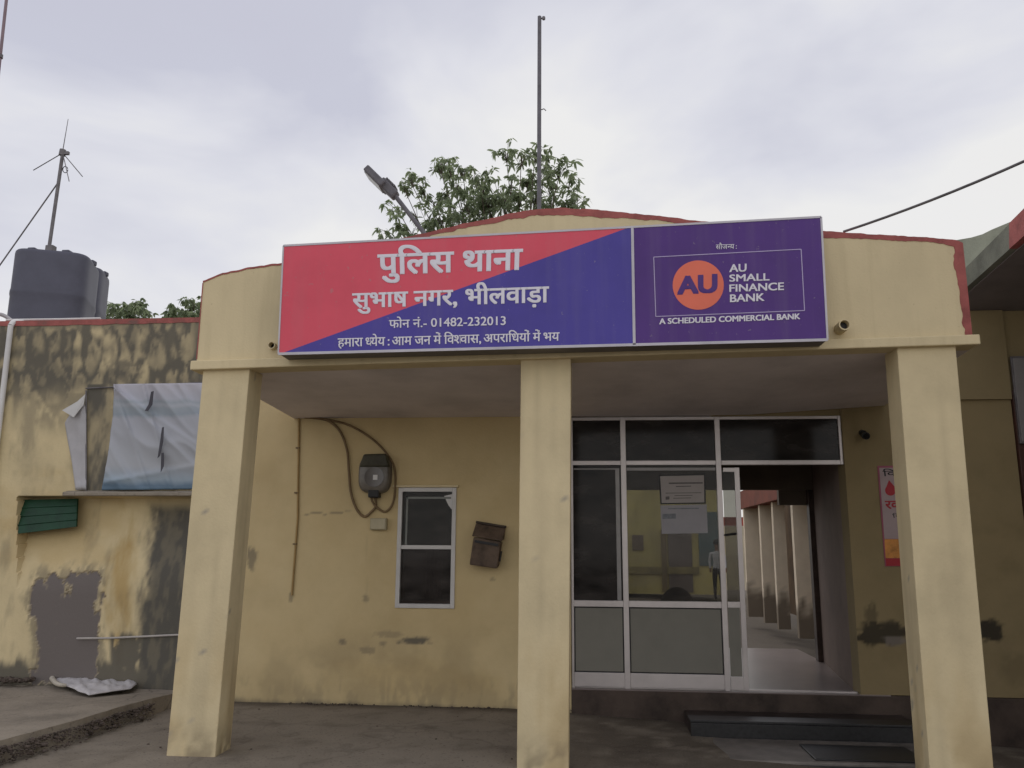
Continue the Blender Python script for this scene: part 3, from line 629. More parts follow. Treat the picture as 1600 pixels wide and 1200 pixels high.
def onsign(s, t): return (1-t)*((1-s)*TL+s*TR)+t*((1-s)*BL+s*BR)
sd = (3.42-TL[0])/(TR[0]-TL[0])
A = onsign(0, 0); B = onsign(sd, 0); C = onsign(sd, 1); Dd = onsign(0, 1); E2 = onsign(sd*.992, 0)
pr = MB(); pr.prism([A, E2, onsign(.006, .995), Dd], (0, .003, 0)); build('red_panel', pr, M_sred, SG)
pb = MB(); pb.prism([E2, B, C, Dd, onsign(.006, .995)], (0, .003, 0)); build('blue_panel', pb, M_sblue, SG)
pp = MB(); pp.prism([B, onsign(1, 0), onsign(1, 1), C], (0, .003, 0)); BP = build('bank_panel', pp, M_spur, SG)
def strip(a, b, w, name, m, parent, y=-.004, d=.008):
    a = np.array(a); b = np.array(b); t = b-a; t /= np.linalg.norm(t); nrm = np.cross(t, [0, 1, 0])*w/2
    mb = MB(); mb.prism([a-nrm+[0, y, 0], b-nrm+[0, y, 0], b+nrm+[0, y, 0], a+nrm+[0, y, 0]], (0, d, 0)); return mb
fr = MB()
for a, b, w in ((TL, TR, .016), (BL, BR, .02), (TL, BL, .012), (TR, BR, .014), (B, C, .02)):
    m_ = strip(a, b, w, '', None, None, y=-.004 if w != .02 else -.0055); fr.add(m_.v, m_.f)
build('edging', fr, mat('pale_edging', (.50, .48, .52), .5, .08, 4, 0), SG)
ty = SY-.003
dh = .17
lettering(SG, 'पुिलस थाना', (591, 398.5), (816, 389.5), (592, 429), (815, 421), ty, M_stxt, bold=2.6)
lettering(SG, 'सुभाष नगर, भीलवाड़ा', (551, 459), (857, 448), (551, 481), (857, 472), ty, M_stxt, bold=2.4)
lettering(SG, 'फोन नं.- 01482-232013', (608, 500.5), (790, 495.5), (608, 512.5), (790, 507.5), ty, M_stxt, bold=1.4)
HC = .17
lettering(SG, ['हमारा', ' ', ('ध', HC), 'येय', ' ', ' :', ' ', 'आम', ' ', 'जन', ' ', 'में', ' ', 'िव', ('श', HC), 'वास,', ' ', 'अपरािधयों', ' ', 'में', ' ', 'भय'] if False else
          ['हमारा', (' ध', HC), 'येय', ' :', ' आम', ' जन', ' में', ' िव', ('श', HC), 'वास,', ' अपरािधयों', ' में', ' भय'], (528, 529), (874, 519.5), (528, 542), (874, 532), ty, M_stxt, bold=1.4)
lettering(BP, ['सौज', ('न', HC), 'य', ' :'], (1118.5, 382.5), (1151, 381.5), (1118.5, 389.5), (1151, 388.5), ty, M_stxt, bold=.5)
fr = MB(); c4 = [W(1021.4, 401.8, 1, SY), W(1251.6, 389.5, 1, SY), W(1257, 485.3, 1, SY), W(1024.6, 494.7, 1, SY)]
for i in range(4):
    m_ = strip(c4[i], c4[(i+1) % 4], .006, '', None, None, y=-.0025-.0004*i, d=.002); fr.add(m_.v, m_.f)
build('outline', fr, mat('outline_print', (.42, .36, .55), .5, .04, 5, 0), BP)
oc = MB(); oc.prism([W(1091+40*math.cos(2*math.pi*k/48), 445.4+38.5*math.sin(2*math.pi*k/48), 1, SY-.002) for k in range(48)], (0, .0015, 0)); build('emblem', oc, M_sor, BP)
lettering(BP, 'AU', (1060, 433), (1119, 429), (1060, 459.5), (1119, 456), SY-.0035, M_spur, True, 4.2)
lettering(BP, 'AU', (1140, 413.5), (1166, 412.3), (1140, 425), (1166, 424), ty, M_stxt, True, 2.4)
lettering(BP, 'SMALL', (1140, 429.5), (1202, 427), (1140, 440), (1202, 438), ty, M_stxt, True, 2.4)
lettering(BP, 'FINANCE', (1140, 445), (1224.5, 441.5), (1140, 456), (1224.5, 453), ty, M_stxt, True, 2.4)
lettering(BP, 'BANK', (1141, 460.5), (1194, 458.5), (1141, 472), (1194, 470), ty, M_stxt, True, 2.4)
lettering(BP, 'A SCHEDULED COMMERCIAL BANK', (1030.5, 498), (1250, 490), (1030.5, 506.5), (1250, 498.5), ty, M_stxt, True, 3.0)

# ---------------------------------------------------------------- things on the porch wall
def spline(pts, n=6):
    P = [np.array(p, float) for p in pts]; P = [2*P[0]-P[1]]+P+[2*P[-1]-P[-2]]; out = []
    for i in range(1, len(P)-2):
        for k in range(n):
            t = k/n; a, b, c, d = P[i-1:i+3]
            out.append(.5*((2*b)+(-a+c)*t+(2*a-5*b+4*c-d)*t*t+(-a+3*b-3*c+d)*t**3))
    out.append(P[-2]); return out
z3 = lambda x, y, d=.02: W(380+x/3.333, 600+y/3.333, 1, D-d)
M_cable = mat('brown_dusty_cable', (.17, .115, .06), .7, .2, 10, .05)
ET = thing('electric_meter', 'round dark electricity meter on the porch wall with cables looped below it', 'electric meter', W(588, 772, 1, D))
mc = W(588, 742, 1, D); md = MB(); pf = []
for k in range(28):
    a = 2*math.pi*k/28; ca, sa_ = math.cos(a), math.sin(a); q = 3.2
    pf.append((math.copysign(abs(ca)**(2/q), ca)*.165, math.copysign(abs(sa_)**(2/q), sa_)*.19))
for j, (s, y) in enumerate(((1, 0), (1, -.07), (.93, -.1), (.8, -.115))):
    md.v += [(mc[0]+x*s, D+y, mc[2]+z*s) for x, z in pf]
for j in range(3):
    for k in range(28): md.f.append((j*28+k, j*28+(k+1) % 28, (j+1)*28+(k+1) % 28, (j+1)*28+k))
md.f.append(tuple(3*28+k for k in range(28)))
build('casing', md, mat('meter_casing', (.13, .115, .095), .35, .3, 6, .03, spec=.5), ET, smooth=True)
hd = MB(); hd.hexa([(mc[0]-.15, D-.128, mc[2]+.07), (mc[0]+.16, D-.128, mc[2]+.07), (mc[0]+.17, D-.01, mc[2]+.05), (mc[0]-.16, D-.01, mc[2]+.05), (mc[0]-.11, D-.128, mc[2]+.2), (mc[0]+.12, D-.128, mc[2]+.205), (mc[0]+.12, D-.01, mc[2]+.205), (mc[0]-.11, D-.01, mc[2]+.2)])
build('hood', hd, mat('dark_hood', (.05, .046, .03), .5, .3, 6, .03), ET, .02, 3)
build('window_disc', MB().tube([(mc[0]+.01, D-.11, mc[2]-.03), (mc[0]+.01, D-.122, mc[2]-.03)], .1, 24), mat('meter_window', (.10, .09, .085), .15, .1, 5, 0, spec=.5), ET, smooth=True)
build('label_plate', MB().box((mc[0]+.0, D-.127, mc[2]-.06), (mc[0]+.045, D-.1225, mc[2]-.01)), M_white, ET)
build('terminal_cover', MB().box((mc[0]-.05, D-.11, mc[2]-.235), (mc[0]+.06, D-.01, mc[2]-.15)), M_black, ET, .01)
ca_ = MB(); ca_.tube(spline([z3(320, 172), z3(430, 187), z3(500, 240), z3(540, 340), z3(550, 450), z3(560, 560), z3(590, 650), z3(630, 690), z3(665, 668), z3(692, 630), z3(680, 560, .06)]), .013, 8)
o = build('electric_cable', ca_, M_cable, smooth=True); tag(o, 'thick brown cable hanging down left of the round meter and looping under it', 'cable', 'cables of the porch meter')
ca_ = MB(); ca_.tube(spline([z3(335, 168, .035), z3(470, 192, .035), z3(540, 210), z3(620, 250), z3(700, 310), z3(760, 380), z3(790, 450), z3(790, 560), z3(775, 630), z3(740, 665), z3(700, 645, .03), z3(672, 610, .035), z3(665, 560, .06)]), .011, 8)
o = build('electric_cable', ca_, M_cable, smooth=True); tag(o, 'brown cable arching over the round meter and down its right side', 'cable', 'cables of the porch meter')
cp = MB(); cp.tube([W(467, 650, 1, D-.012), W(465, 810, 1, D-.012), W(456, 930, 1, D-.012)], .011, 8)
CPo = thing('conduit_pipe', 'thin cream conduit running down the porch wall left of the meter', 'pipe', W(456, 930, 1, D)); build('pipe', cp, mat('dusty_conduit', (.33, .225, .095), .8, .15, 6, .03), CPo, smooth=True)
for py in (700, 770, 850):
    cl = MB(); c = W(466-(py-700)*.03, py, 1, D); cl.box((c[0]-.02, D-.026, c[2]-.008), (c[0]+.02, D-.001, c[2]+.008)); build('clip', cl, M_cable, CPo, .002)
JB = thing('junction_box', 'small cream junction box on the porch wall under the meter cables', 'junction box', W(594, 828, 1, D))
a, b = W(580, 828, 1, D), W(606, 810, 1, D); build('box', MB().box((a[0], D-.055, a[2]), (b[0], D-.001, b[2])), mat('greenish_cream_box', (.36, .32, .21), .6, .1, 6, .05), JB, .008)
build('cover', MB().box((a[0]+.008, D-.061, a[2]+.008), (b[0]-.012, D-.0555, b[2]-.008)), mat('cream_cover', (.42, .37, .25), .55, .08, 6, .03), JB, .003)
# letter box hanging askew
LB = thing('letter_box', 'rusty brown letter box hanging askew on the porch wall right of the window', 'letter box', W(763, 884, 1, D))
c = W(763, 854, 1, D); rot = Matrix.Rotation(R(9), 3, 'Y')
def tilt(mb):
    mb.v = [tuple(np.array(c)+np.array(rot @ Vector(np.array(q)))) for q in mb.v]; return mb
M_box = mat('rusty_brown_metal', (.10, .07, .05), .7, .4, 7, .2); M_boxd = mat('dark_rust', (.055, .04, .03), .7, .4, 7, .2)
b_ = MB(); b_.hexa([(-.135, -.15, -.2), (.14, -.16, -.19), (.14, -.002, -.17), (-.135, -.002, -.17), (-.14, -.16, .07), (.13, -.16, .07), (.13, -.002, .07), (-.14, -.002, .07)]); build('body', tilt(b_), M_box, LB, .012)
b_ = MB(); b_.hexa([(-.155, -.18, .075), (.145, -.18, .075), (.145, -.002, .09), (-.155, -.002, .09), (-.155, -.05, .2), (.14, -.05, .2), (.14, -.002, .215), (-.155, -.002, .215)]); build('lid', tilt(b_), M_box, LB, .008)
b_ = MB(); b_.box((-.12, -.172, .02), (.11, -.1605, .045)); build('slot', tilt(b_), M_black, LB); b_ = MB(); b_.box((-.156, -.06, .205), (.146, -.0, .228)); build('hinge', tilt(b_), M_boxd, LB, .004)
b_ = MB(); b_.box((.1405, -.12, -.12), (.152, -.06, -.02)); build('hasp', tilt(b_), M_black, LB, .003)

# security camera and poster on the wall behind the right pillar
CC = thing('security_camera', 'small black security camera mounted high beside the glazed entrance', 'camera', W(1352, 680, 1, D))
c = W(1352, 679, 1, D-.1); cc = MB(); cc.tube([c+[0, .1, .03], c+[0, .05, .02]], .03, 14); build('mount', cc, M_black, CC, smooth=True)
cc = MB(); cc.tube([c+[.01, .07, .01], c+[-.01, -.05, -.02]], .036, 16); build('barrel', cc, M_black, CC, smooth=True)
cc = MB(); cc.tube([c+[-.01, -.051, -.02], c+[-.0115, -.058, -.0215]], .026, 16); build('lens', cc, mat('lens_glass', (.01, .01, .012), .05, 0, 5, 0, spec=.6), CC, smooth=True)
PO = thing('poster', 'tall white and red blood donation poster half hidden behind the right pillar', 'poster', W(1400, 885, 1, D))
py_ = D-.012
def pq(pts, y, name, m, parent=PO, d=.004): mb = MB(); mb.prism([W(a, b, 1, y) for a, b in pts], (0, d, 0)); return build(name, mb, m, parent)
M_psh = mat('poster_paper', (.36, .28, .28), .6, .06, 5, 0); M_pred = mat('poster_red', (.34, .02, .03), .5, .1, 5, 0); M_por = mat('poster_orange', (.52, .22, .05), .5, .35, 9, 0); M_pink = mat('poster_edge', (.30, .08, .12), .5, .1, 5, 0)
pq([(1371, 728), (1450, 727), (1459, 884), (1383, 885)], py_+.003, 'sheet', M_pink, d=.006)
pq([(1374, 731), (1449, 730), (1457, 842), (1382, 842)], py_-.001, 'paper', M_psh, d=.003)
pq([(1382, 842.5), (1457, 842.5), (1458, 872), (1384, 872)], py_-.001, 'orange_band', M_por, d=.003)
pq([(1384, 872.5), (1458, 872.5), (1459, 884), (1385, 884)], py_-.001, 'red_band', M_pred, d=.003)
dp = [(1389, 750)]+[(1391.5+8.5*math.cos(R(-40+260*k/16)), 766+8.5*math.sin(R(-40+260*k/16))) for k in range(17)]
pq(dp, py_-.0025, 'drop', M_pred, d=.0012)
lettering(PO, 'िवशाल', (1379, 736), (1440, 735), (1380, 744), (1440, 743), py_-.002, M_black, bold=1.5)
lettering(PO, 'रक्तदान' if False else ['र', ('क', .22), 'तदान'], (1383, 783), (1445, 782), (1384, 795), (1446, 794), py_-.002, M_pred, bold=3)
lettering(PO, 'िशिवर', (1394, 804), (1430, 803.5), (1395, 809), (1431, 808.5), py_-.002, M_black, bold=1)

# notices on the glass
gy = Y0+.0155
NO = thing('framed_notice', 'framed white notice with black rim on the middle glass pane', 'notice', W(1066, 787, 1, gy))
pq([(1029, 742), (1102, 740), (1103, 787), (1032, 788)], gy, 'rim', M_black, NO, .004)
M_pap = mat('notice_paper', (.34, .31, .30), .6, .05, 5, 0)
pq([(1031.5, 744), (1100, 742.5), (1100.5, 785), (1034, 786)], gy-.002, 'paper', M_pap, NO, .0015)
M_ink = mat('grey_ink', (.11, .10, .10), .6, .2, 30, 0)
ink = MB()
for (a, b, y0, h) in ((1045, 1098, 754, 2.2), (1056, 1080, 759.5, 1.3), (1040, 1096, 770, 1), (1054, 1082, 774, 1), (1052, 1080, 778, 1), (1040, 1046, 776, 5)):
    ink.prism([W(a, y0, 1, gy-.0028), W(b, y0-.6, 1, gy-.0028), W(b, y0+h-.6, 1, gy-.0028), W(a, y0+h, 1, gy-.0028)], (0, .0006, 0))
build('print', ink, M_ink, NO)
N2 = thing('paper_notice', 'pale blue grey paper sheet on the glass directly below the framed notice', 'notice', W(1066, 835, 1, gy))
pq([(1032, 790), (1104, 788), (1106, 833), (1034, 834)], gy, 'sheet', mat('bluish_paper', (.30, .29, .31), .6, .06, 4, 0), N2, .002)
ink = MB()
for (a, b, y0, h) in ((1044, 1092, 794, 1.6), (1035, 1056, 803, 8)):
    ink.prism([W(a, y0, 1, gy-.0008), W(b, y0-.6, 1, gy-.0008), W(b, y0+h-.6, 1, gy-.0008), W(a, y0+h, 1, gy-.0008)], (0, .0006, 0))
build('print', ink, mat('faded_ink', (.17, .18, .20), .6, .2, 30, 0), N2)

# black chair behind the glass
CH = thing('office_chair', 'black round backed chair behind the middle glass pane', 'chair', (4.1, 3.0, ZF))
cx, cy = W(1058, 925, 1, 3.0)[0], 3.0; ztp = W(1058, 917, 1, 3.0)[2]
ch = MB(); ch.prism([(cx+.22*math.cos(math.pi*k/20)*(1 if k not in (0, 20) else 1), cy, ztp-.42+.42*math.sin(math.pi*k/20)**.8) for k in range(21)]+[(cx-.2, cy, ztp-.5), (cx+.2, cy, ztp-.5)], (0, .06, 0)); build('backrest', ch, M_black, CH, .02, 2)
build('seat', MB().box((cx-.23, cy-.45, ztp-.62), (cx+.23, cy+.02, ztp-.55)), M_black, CH, .03, 2)
build('post', MB().tube([(cx, cy-.2, ZF+.1), (cx, cy-.2, ztp-.6)], .03), M_black, CH)
bs = MB()
for k in range(5): bs.tube([(cx, cy-.2, ZF+.1), (cx+.28*math.cos(k*1.2566), cy-.2+.28*math.sin(k*1.2566), ZF+.03)], .022, 6)
build('base', bs, M_black, CH)

# ---------------------------------------------------------------- left wall: banner, pipes, platform
BN = thing('torn_banner', 'torn pale blue flex banner on the stained wall above the shade ledge', 'banner', W(200, 768, 1, D))
CREASE = [((179, 604), (214, 706), 7, .05), ((224, 602), (262, 742), 8, .05), ((228, 640), (250, 655), 6, .04), ((205, 745), (260, 735), 9, .03), ((266, 690), (305, 728), 8, .03), ((262, 604), (300, 640), 9, .025), ((128, 640), (126, 760), 3, .02)]
def wrinkled(outline, name, m, yo, amp, nx=26, nz_=26, seed=3):
    """cloth sheet: rows between a left and a right edge, creased and hanging off the wall"""
    mb = MB()
    for j in range(nz_+1):
        t = j/nz_; l = np.array(outline(t)[0]); r = np.array(outline(t)[1])
        for i in range(nx+1):
            s = i/nx; px = l+(r-l)*s
            q = fbm(np.array([px[0]/34. - px[1]/70.]), np.array([px[1]/90.+px[0]/200.]), seed, 4)[0]
            q2 = 1-abs(2*fbm(np.array([px[0]/44.-px[1]/60.]), np.array([px[1]/110.-px[0]/300.]), seed+9, 2)[0]-1)*2.2; q2 = max(q2, 0)
            cz = 0
            for (a, b, w, k) in CREASE:
                a = np.array(a); b = np.array(b); ab = b-a; tt = float(np.clip((px-a) @ ab/(ab @ ab), 0, 1)); dd = (px-a-ab*tt) @ np.array([-ab[1], ab[0]])/np.linalg.norm(ab)
                cz += k*math.exp(-abs(dd)/w)*(1 if dd > 0 else math.exp(-abs(dd)/w*2))*(1-.5*tt)
            mb.v.append(tuple(W(px[0], px[1], 1, D-yo-amp*.35*q-amp*.40*q2**1.5-cz)))
    for j in range(nz_):
        for i in range(nx): mb.f.append((j*(nx+1)+i, j*(nx+1)+i+1, (j+1)*(nx+1)+i+1, (j+1)*(nx+1)+i))
    o = build(name, mb, m, BN, smooth='all'); sd_ = o.modifiers.new('thickness', 'SOLIDIFY'); sd_.thickness = .003
    return o
M_ban = mat('banner_flex', (.40, .37, .42), .5, .06, 2, .03, spec=.35)
n = M_ban.node_tree.nodes; l = M_ban.node_tree.links; b = n['Principled BSDF']; src = b.inputs['Base Color'].links[0].from_socket
gc = n.new('ShaderNodeNewGeometry'); sx = n.new('ShaderNodeSeparateXYZ'); l.new(gc.outputs['Position'], sx.inputs[0])
zr_ = lambda py: W(230, py, 1, D)[2]
mr = n.new('ShaderNodeMapRange'); mr.inputs['From Min'].default_value = zr_(770); mr.inputs['From Max'].default_value = zr_(600); l.new(sx.outputs['Z'], mr.inputs['Value'])
ns = n.new('ShaderNodeTexNoise'); ns.inputs['Scale'].default_value = 5; mdd = n.new('ShaderNodeMath'); mdd.operation = 'MULTIPLY_ADD'; mdd.inputs[1].default_value = .07
l.new(ns.outputs['Fac'], mdd.inputs[0]); l.new(mr.outputs[0], mdd.inputs[2])
rp = n.new('ShaderNodeValToRGB'); e = rp.color_ramp.elements; e[0].position = 0; e[0].color = (.10, .165, .23, 1); e[1].position = 1; e[1].color = (.42, .41, .45, 1)
for p_, c_ in ((.10, (.11, .17, .235)), (.15, (.27, .33, .38)), (.21, (.31, .345, .385)), (.28, (.37, .385, .41)), (.70, (.37, .38, .42)), (.74, (.27, .31, .35)), (.80, (.30, .335, .37)), (.83, (.37, .39, .43)), (.86, (.31, .345, .38)), (.89, (.39, .40, .45))):
    k = e.new(p_); k.color = (*c_, 1)
l.new(mdd.outputs[0], rp.inputs['Fac']); l.new(rp.outputs['Color'], b.inputs['Base Color'])
def edge_l(t):
    y = 600+t*166; x = np.interp(y, [600, 650, 680, 720, 768], [178, 176, 172, 167, 159])+3*n1(t*9, 41); return (x, y), (330, y-2)
wrinkled(edge_l, 'sheet', M_ban, .015, .085, 64, 60, 3)
def flap(t):
    y = 630+t*136; x = np.interp(y, [630, 660, 690, 720, 766], [121, 101, 106, 112, 118]); x2 = np.interp(y, [630, 640, 700, 766], [131, 134.5, 134.5, 134.5]); return (x, y), (x2, y)
M_flap = mat('pale_torn_flex', (.40, .39, .40), .6, .08, 4, .03)
wrinkled(flap, 'torn_flap', M_flap, .015, .05, 8, 22, 8)
mb = MB(); mb.prism([W(97, 641, 1, D-.09), W(121, 627, 1, D-.05), W(133, 616, 1, D-.03), W(131, 632, 1, D-.05), W(115, 652, 1, D-.11)], (0, .004, 0)); build('folded_corner', mb, mat('pale_fold', (.47, .46, .44), .6, .06, 4, .03), BN)
for pts in ([(236, 612), (240, 611), (238, 632), (231, 642), (226, 642), (232, 632)], [(253, 668), (256, 667), (255, 690), (250, 712), (246, 716), (250, 690)], [(252, 708), (256, 707), (256, 728), (251, 738)]):
    mb = MB(); mb.prism([W(a, b, 1, D-.12) for a, b in pts], (0, .004, 0)); build('tear', mb, mat('tear_dark', (.07, .068, .08), .8, .1, 4, 0), BN)
mb = MB(); mb.tube([W(134.5, 610, 1, D-.02), W(135, 768, 1, D-.02)], .008, 6); mb.tube([W(134, 607, 1, D-.02), W(330, 597, 1, D-.02)], .007, 6); build('batten', mb, M_steel, BN)

WP = thing('drain_pipe', 'white plastic drain pipe running down the far left of the stained wall', 'pipe', (-3.4, D-.05, 0))
mb = MB(); a = W(16.5, 511, 1, D-.04); b = W(2, 635, 1, D-.04); mb.tube([a+(a-b)*.02, b, b+(b-a)*4.6], .028, 12); build('pipe', mb, M_white, WP, smooth=True)
mb = MB(); mb.tube(spline([a+(a-b)*.015, a+np.array([.0, .05, .07]), a+np.array([.02, .2, .1])], 5), .03, 12); build('elbow', mb, M_white, WP, smooth=True)
RP = MB(); RP.tube([W(10, 500, 1, D+.12), W(90, 499, 1, D+.12), W(157, 497.5, 1, D+.12)], .013, 8)
o = build('roof_pipe', RP, M_white, smooth=True); tag(o, 'white pipe lying along the top of the stained wall below the tank', 'pipe')
RP = MB(); RP.tube(spline([W(-14, 505, 1, D+.3), W(-3, 492, 1, D+.3), W(8, 494, 1, D+.3), W(20, 503, 1, D+.3), W(30, 512, 1, D+.3)], 6), .022, 8)
o = build('hose', RP, mat('grey_hose', (.36, .35, .36), .6, .1, 6, .03), smooth=True); tag(o, 'grey bent hose over the wall top at the far left edge', 'hose')
TP = MB(); TP.tube([W(120, 997.5, 1, D-.02), W(170, 997, 1, D-.02), W(300, 991, 1, D-.02)], .010, 8)
o = build('water_pipe', TP, mat('grey_white_pipe', (.40, .37, .34), .6, .1, 6, .03), smooth=True); tag(o, 'thin pale water pipe low on the blackened wall behind the left pillar', 'pipe')

# raised platform
zpf = .13
pf_ = [W(-60, 1178, 2, zpf), W(0, 1157, 2, zpf), W(60, 1141, 2, zpf), W(131, 1122, 2, zpf), W(185, 1105, 2, zpf), W(238, 1091, 2, zpf)]
fine = []
for a, b in zip(pf_[:-1], pf_[1:]):
    for k in range(6): t = k/6; q = a+(b-a)*t; fine.append(q+np.array([.03*n1(len(fine)*.6, 51), .05*n1(len(fine)*.8, 52), 0]))
fine.append(pf_[-1])
poly = [(-8, D-.01, zpf+.02)]+[(-8, fine[0][1]-.4, zpf)]+[tuple(q) for q in fine]+[(fine[-1][0]-.02, D-.01, zpf-.05)]
mb = MB(); n = len(poly)
mb.v = [tuple(p) for p in poly]+[(p[0]+.02, p[1]-.03, -.06) for p in poly]
mb.f = [tuple(range(n))]+[(i, (i+1) % n, n+(i+1) % n, n+i) for i in range(n)]
o = build('pavement', mb, M_slab, org=(0, 0, 0)); tag(o, kind='structure')
# soil crumbling off its edge: many lumps nobody would count
dm = MB()
def lump(c, s, flat=.6):
    ico = [(math.cos(a)*math.cos(e), math.sin(a)*math.cos(e), math.sin(e)) for e in (-1.2, -.3, .5, 1.2) for a in np.arange(0, 6.28, 1.05)]
    v = [(c[0]+s*x*random.uniform(.7, 1.2), c[1]+s*y*random.uniform(.7, 1.2), c[2]+s*flat*z*random.uniform(.7, 1.2)) for x, y, z in ico]; f = []
    for r_ in range(3):
        for k in range(6): f.append((r_*6+k, r_*6+(k+1) % 6, r_*6+6+(k+1) % 6, r_*6+6+k))
    f += [tuple(range(5, -1, -1)), tuple(18+k for k in range(6))]; dm.add(v, f)
for i in range(900):
    t = random.random()*(len(fine)-1); k = int(t); q = fine[k]+(fine[min(k+1, len(fine)-1)]-fine[k])*(t-k)
    h = random.random()**2; lump((q[0]+.04+.12*h*random.random(), q[1]-.03-.16*h, .0+.09*(1-h)), random.uniform(.004, .015)*(1+1.3*(random.random()>.94)), .5)
for i in range(60):
    x = random.uniform(-3.6, -2.5); lump((x, D-.05-.12*random.random(), zpf+.03), random.uniform(.01, .045))
for i in range(140):
    x = random.uniform(-1.2, 2.9); x = x if n1(x*3, 63) > .0 else x*.5+.8; lump((x, D-.01-.09*random.random()**2, -.008), random.uniform(.003, .011))
for i in range(26):
    x = random.uniform(-1, 5.5); y = random.uniform(-.4, 1.8); lump((x, y, gz(x)-.012), random.uniform(.006, .014), .4)
o = build('soil', dm, mat('dark_soil', (.085, .066, .054), .95, .4, 12, .3), org=(0, 0, 0)); tag(o, kind='stuff')
# white board lying on the platform
zb_ = zpf+.03
WB = thing('plastic_sack', 'crumpled white plastic sack lying flat on the raised platform by the left wall', 'sack', W(172, 1077, 2, zb_))
M_foam = mat('white_sack_plastic', (.50, .48, .48), .6, .1, 9, .12)
mb = MB(); nx, ny = 46, 16
for j in range(ny+1):
    t = j/ny
    for i in range(nx+1):
        u = 82+(214-82)*i/nx
        yb_ = np.interp(u, [82, 92, 130, 160, 200, 214], [1058, 1053, 1055, 1057, 1060, 1064]); yf_ = np.interp(u, [82, 96, 112, 139, 172, 205, 214], [1060, 1066, 1071, 1082, 1077, 1072, 1066])
        v = yb_+(yf_-yb_)*t; e = min(1, 6*min(t+.02, 1.02-t))*min(1, 9*min(i/nx+.02, 1.02-i/nx))
        f = float(fbm(np.array([u/13.]), np.array([v/5.]), 33, 4)[0]); k = abs(2*float(fbm(np.array([u/24.+v/20.]), np.array([v/9.-u/60.]), 39, 3)[0])-1)
        p_ = W(u+2*(f-.5), v, 2, zb_); mb.v.append((p_[0], p_[1], zpf+.006+e*(.028*f+.055*max(0, .5-k))))
for j in range(ny):
    for i in range(nx): mb.f.append((j*(nx+1)+i, j*(nx+1)+i+1, (j+1)*(nx+1)+i+1, (j+1)*(nx+1)+i))
o = build('sheet', mb, M_foam, WB, smooth='all'); o.modifiers.new('thickness', 'SOLIDIFY').thickness = .006
mb = MB(); mb.tube(spline([W(81, 1059, 2, zb_), W(86, 1066, 2, zb_+.01), W(94, 1070, 2, zb_), W(103, 1071, 2, zb_-.01)], 4), .026, 10, .016); build('rolled_edge', mb, mat('yellowed_plastic', (.45, .41, .34), .7, .1, 9, .2), WB, smooth=True)

# ---------------------------------------------------------------- roof: tanks, masts, lamp, wires
M_tank = mat('dark_grey_tank_plastic', (.075, .076, .105), .55, .12, 3, .04, spec=.4)
YT = 3.5
def tank(pxl, pxr, ptop, ylev, label):
    a, b = W(pxl, 470, 1, ylev), W(pxr, 470, 1, ylev); r = (b[0]-a[0])/2/1.16; c = ((a[0]+b[0])/2, ylev+.0, 3.35); h = W((pxl+pxr)/2, ptop, 1, ylev)[2]-3.35
    T = thing('water_tank', label, 'water tank', c, 'water tanks on the roof')
    prof = [(r*.97, 0), (r, .05)]
    for k in range(4):
        z = .1+k*(h-.35)/4; prof += [(r, z), (r*1.015, z+.03), (r*1.015, z+.07), (r, z+.1)]
    prof += [(r, h-.05), (r*.99, h-.02), (r*.96, h), (r*.8, h+.01)]
    build('body', MB().lathe(c, prof, 72, sq=5, turn=.35), M_tank, T, smooth=True)
    lid = MB().lathe((c[0]-r*.1, c[1], c[2]+h), [(r*.40, 0), (r*.42, .02), (r*.42, .07), (r*.38, .085)], 32); build('lid', lid, M_tank, T, smooth=True)
    for k in range(6):
        lug = MB(); an = k*1.047+.3; lug.box((c[0]+.9*r*math.cos(an)-.05, c[1]+.9*r*math.sin(an)-.05, c[2]+h-.03), (c[0]+.9*r*math.cos(an)+.05, c[1]+.9*r*math.sin(an)+.05, c[2]+h+.035))
        build('lug', lug, M_tank, T, .015)
tank(27, 143, 408, 3.6, 'dark plastic water tank on the roof nearest the left edge, taller of the two')
tank(75, 163, 426, 4.7, 'dark plastic water tank showing a lower shoulder behind the taller tank')
AM = thing('antenna_mast', 'thin roof mast with whip antenna and drooping rods behind the water tanks', 'antenna', W(70, 470, 1, 4.6))
ym = 4.6
mb = MB(); mb.tube([W(70, 480, 1, ym), W(76, 392, 1, ym), W(98, 240, 1, ym)], .026, 10); build('mast', mb, M_steel, AM, smooth=True)
mb = MB(); mb.tube([W(96.5, 243, 1, ym), W(98.5, 234, 1, ym)], .045, 12); mb.box(tuple(W(98, 242, 1, ym)-[.0, .02, .0]), tuple(W(108, 237, 1, ym)+[0, .02, 0])); build('hub', mb, M_steel, AM)
mb = MB(); mb.tube([W(98, 236, 1, ym), W(106.5, 186, 1, ym)], .007, 6, .004); build('whip', mb, M_steel, AM)
for p, dy in (((52, 266), 0), ((129, 276), .1), ((108, 283), -.3)):
    mb = MB(); mb.tube([W(98, 239, 1, ym), W(*p, 1, ym+dy)], .007, 6); build('radial_rod', mb, M_steel, AM)
mb = MB(); mb.tube([W(102+4*math.cos(t), 265+5*math.sin(t), 1, ym) for t in np.arange(0, 6.4, .5)], .006, 6); build('cable_loop', mb, M_black, AM)
mb = MB(); mb.box(tuple(W(73, 394, 1, ym)-[0, .05, 0]), tuple(W(86, 384, 1, ym)+[0, .05, 0])); build('clamp', mb, M_steel, AM, .01)
mb = MB(); a = W(91, 285, 1, ym); b = W(0, 414, 1, ym-.1); mb.tube([a, b, b+(b-a)*.5], .010, 6); o = build('guy_wire', mb, M_steel, org=tuple(b)); tag(o, 'guy wire slanting from the antenna mast down to the left edge', 'wire')
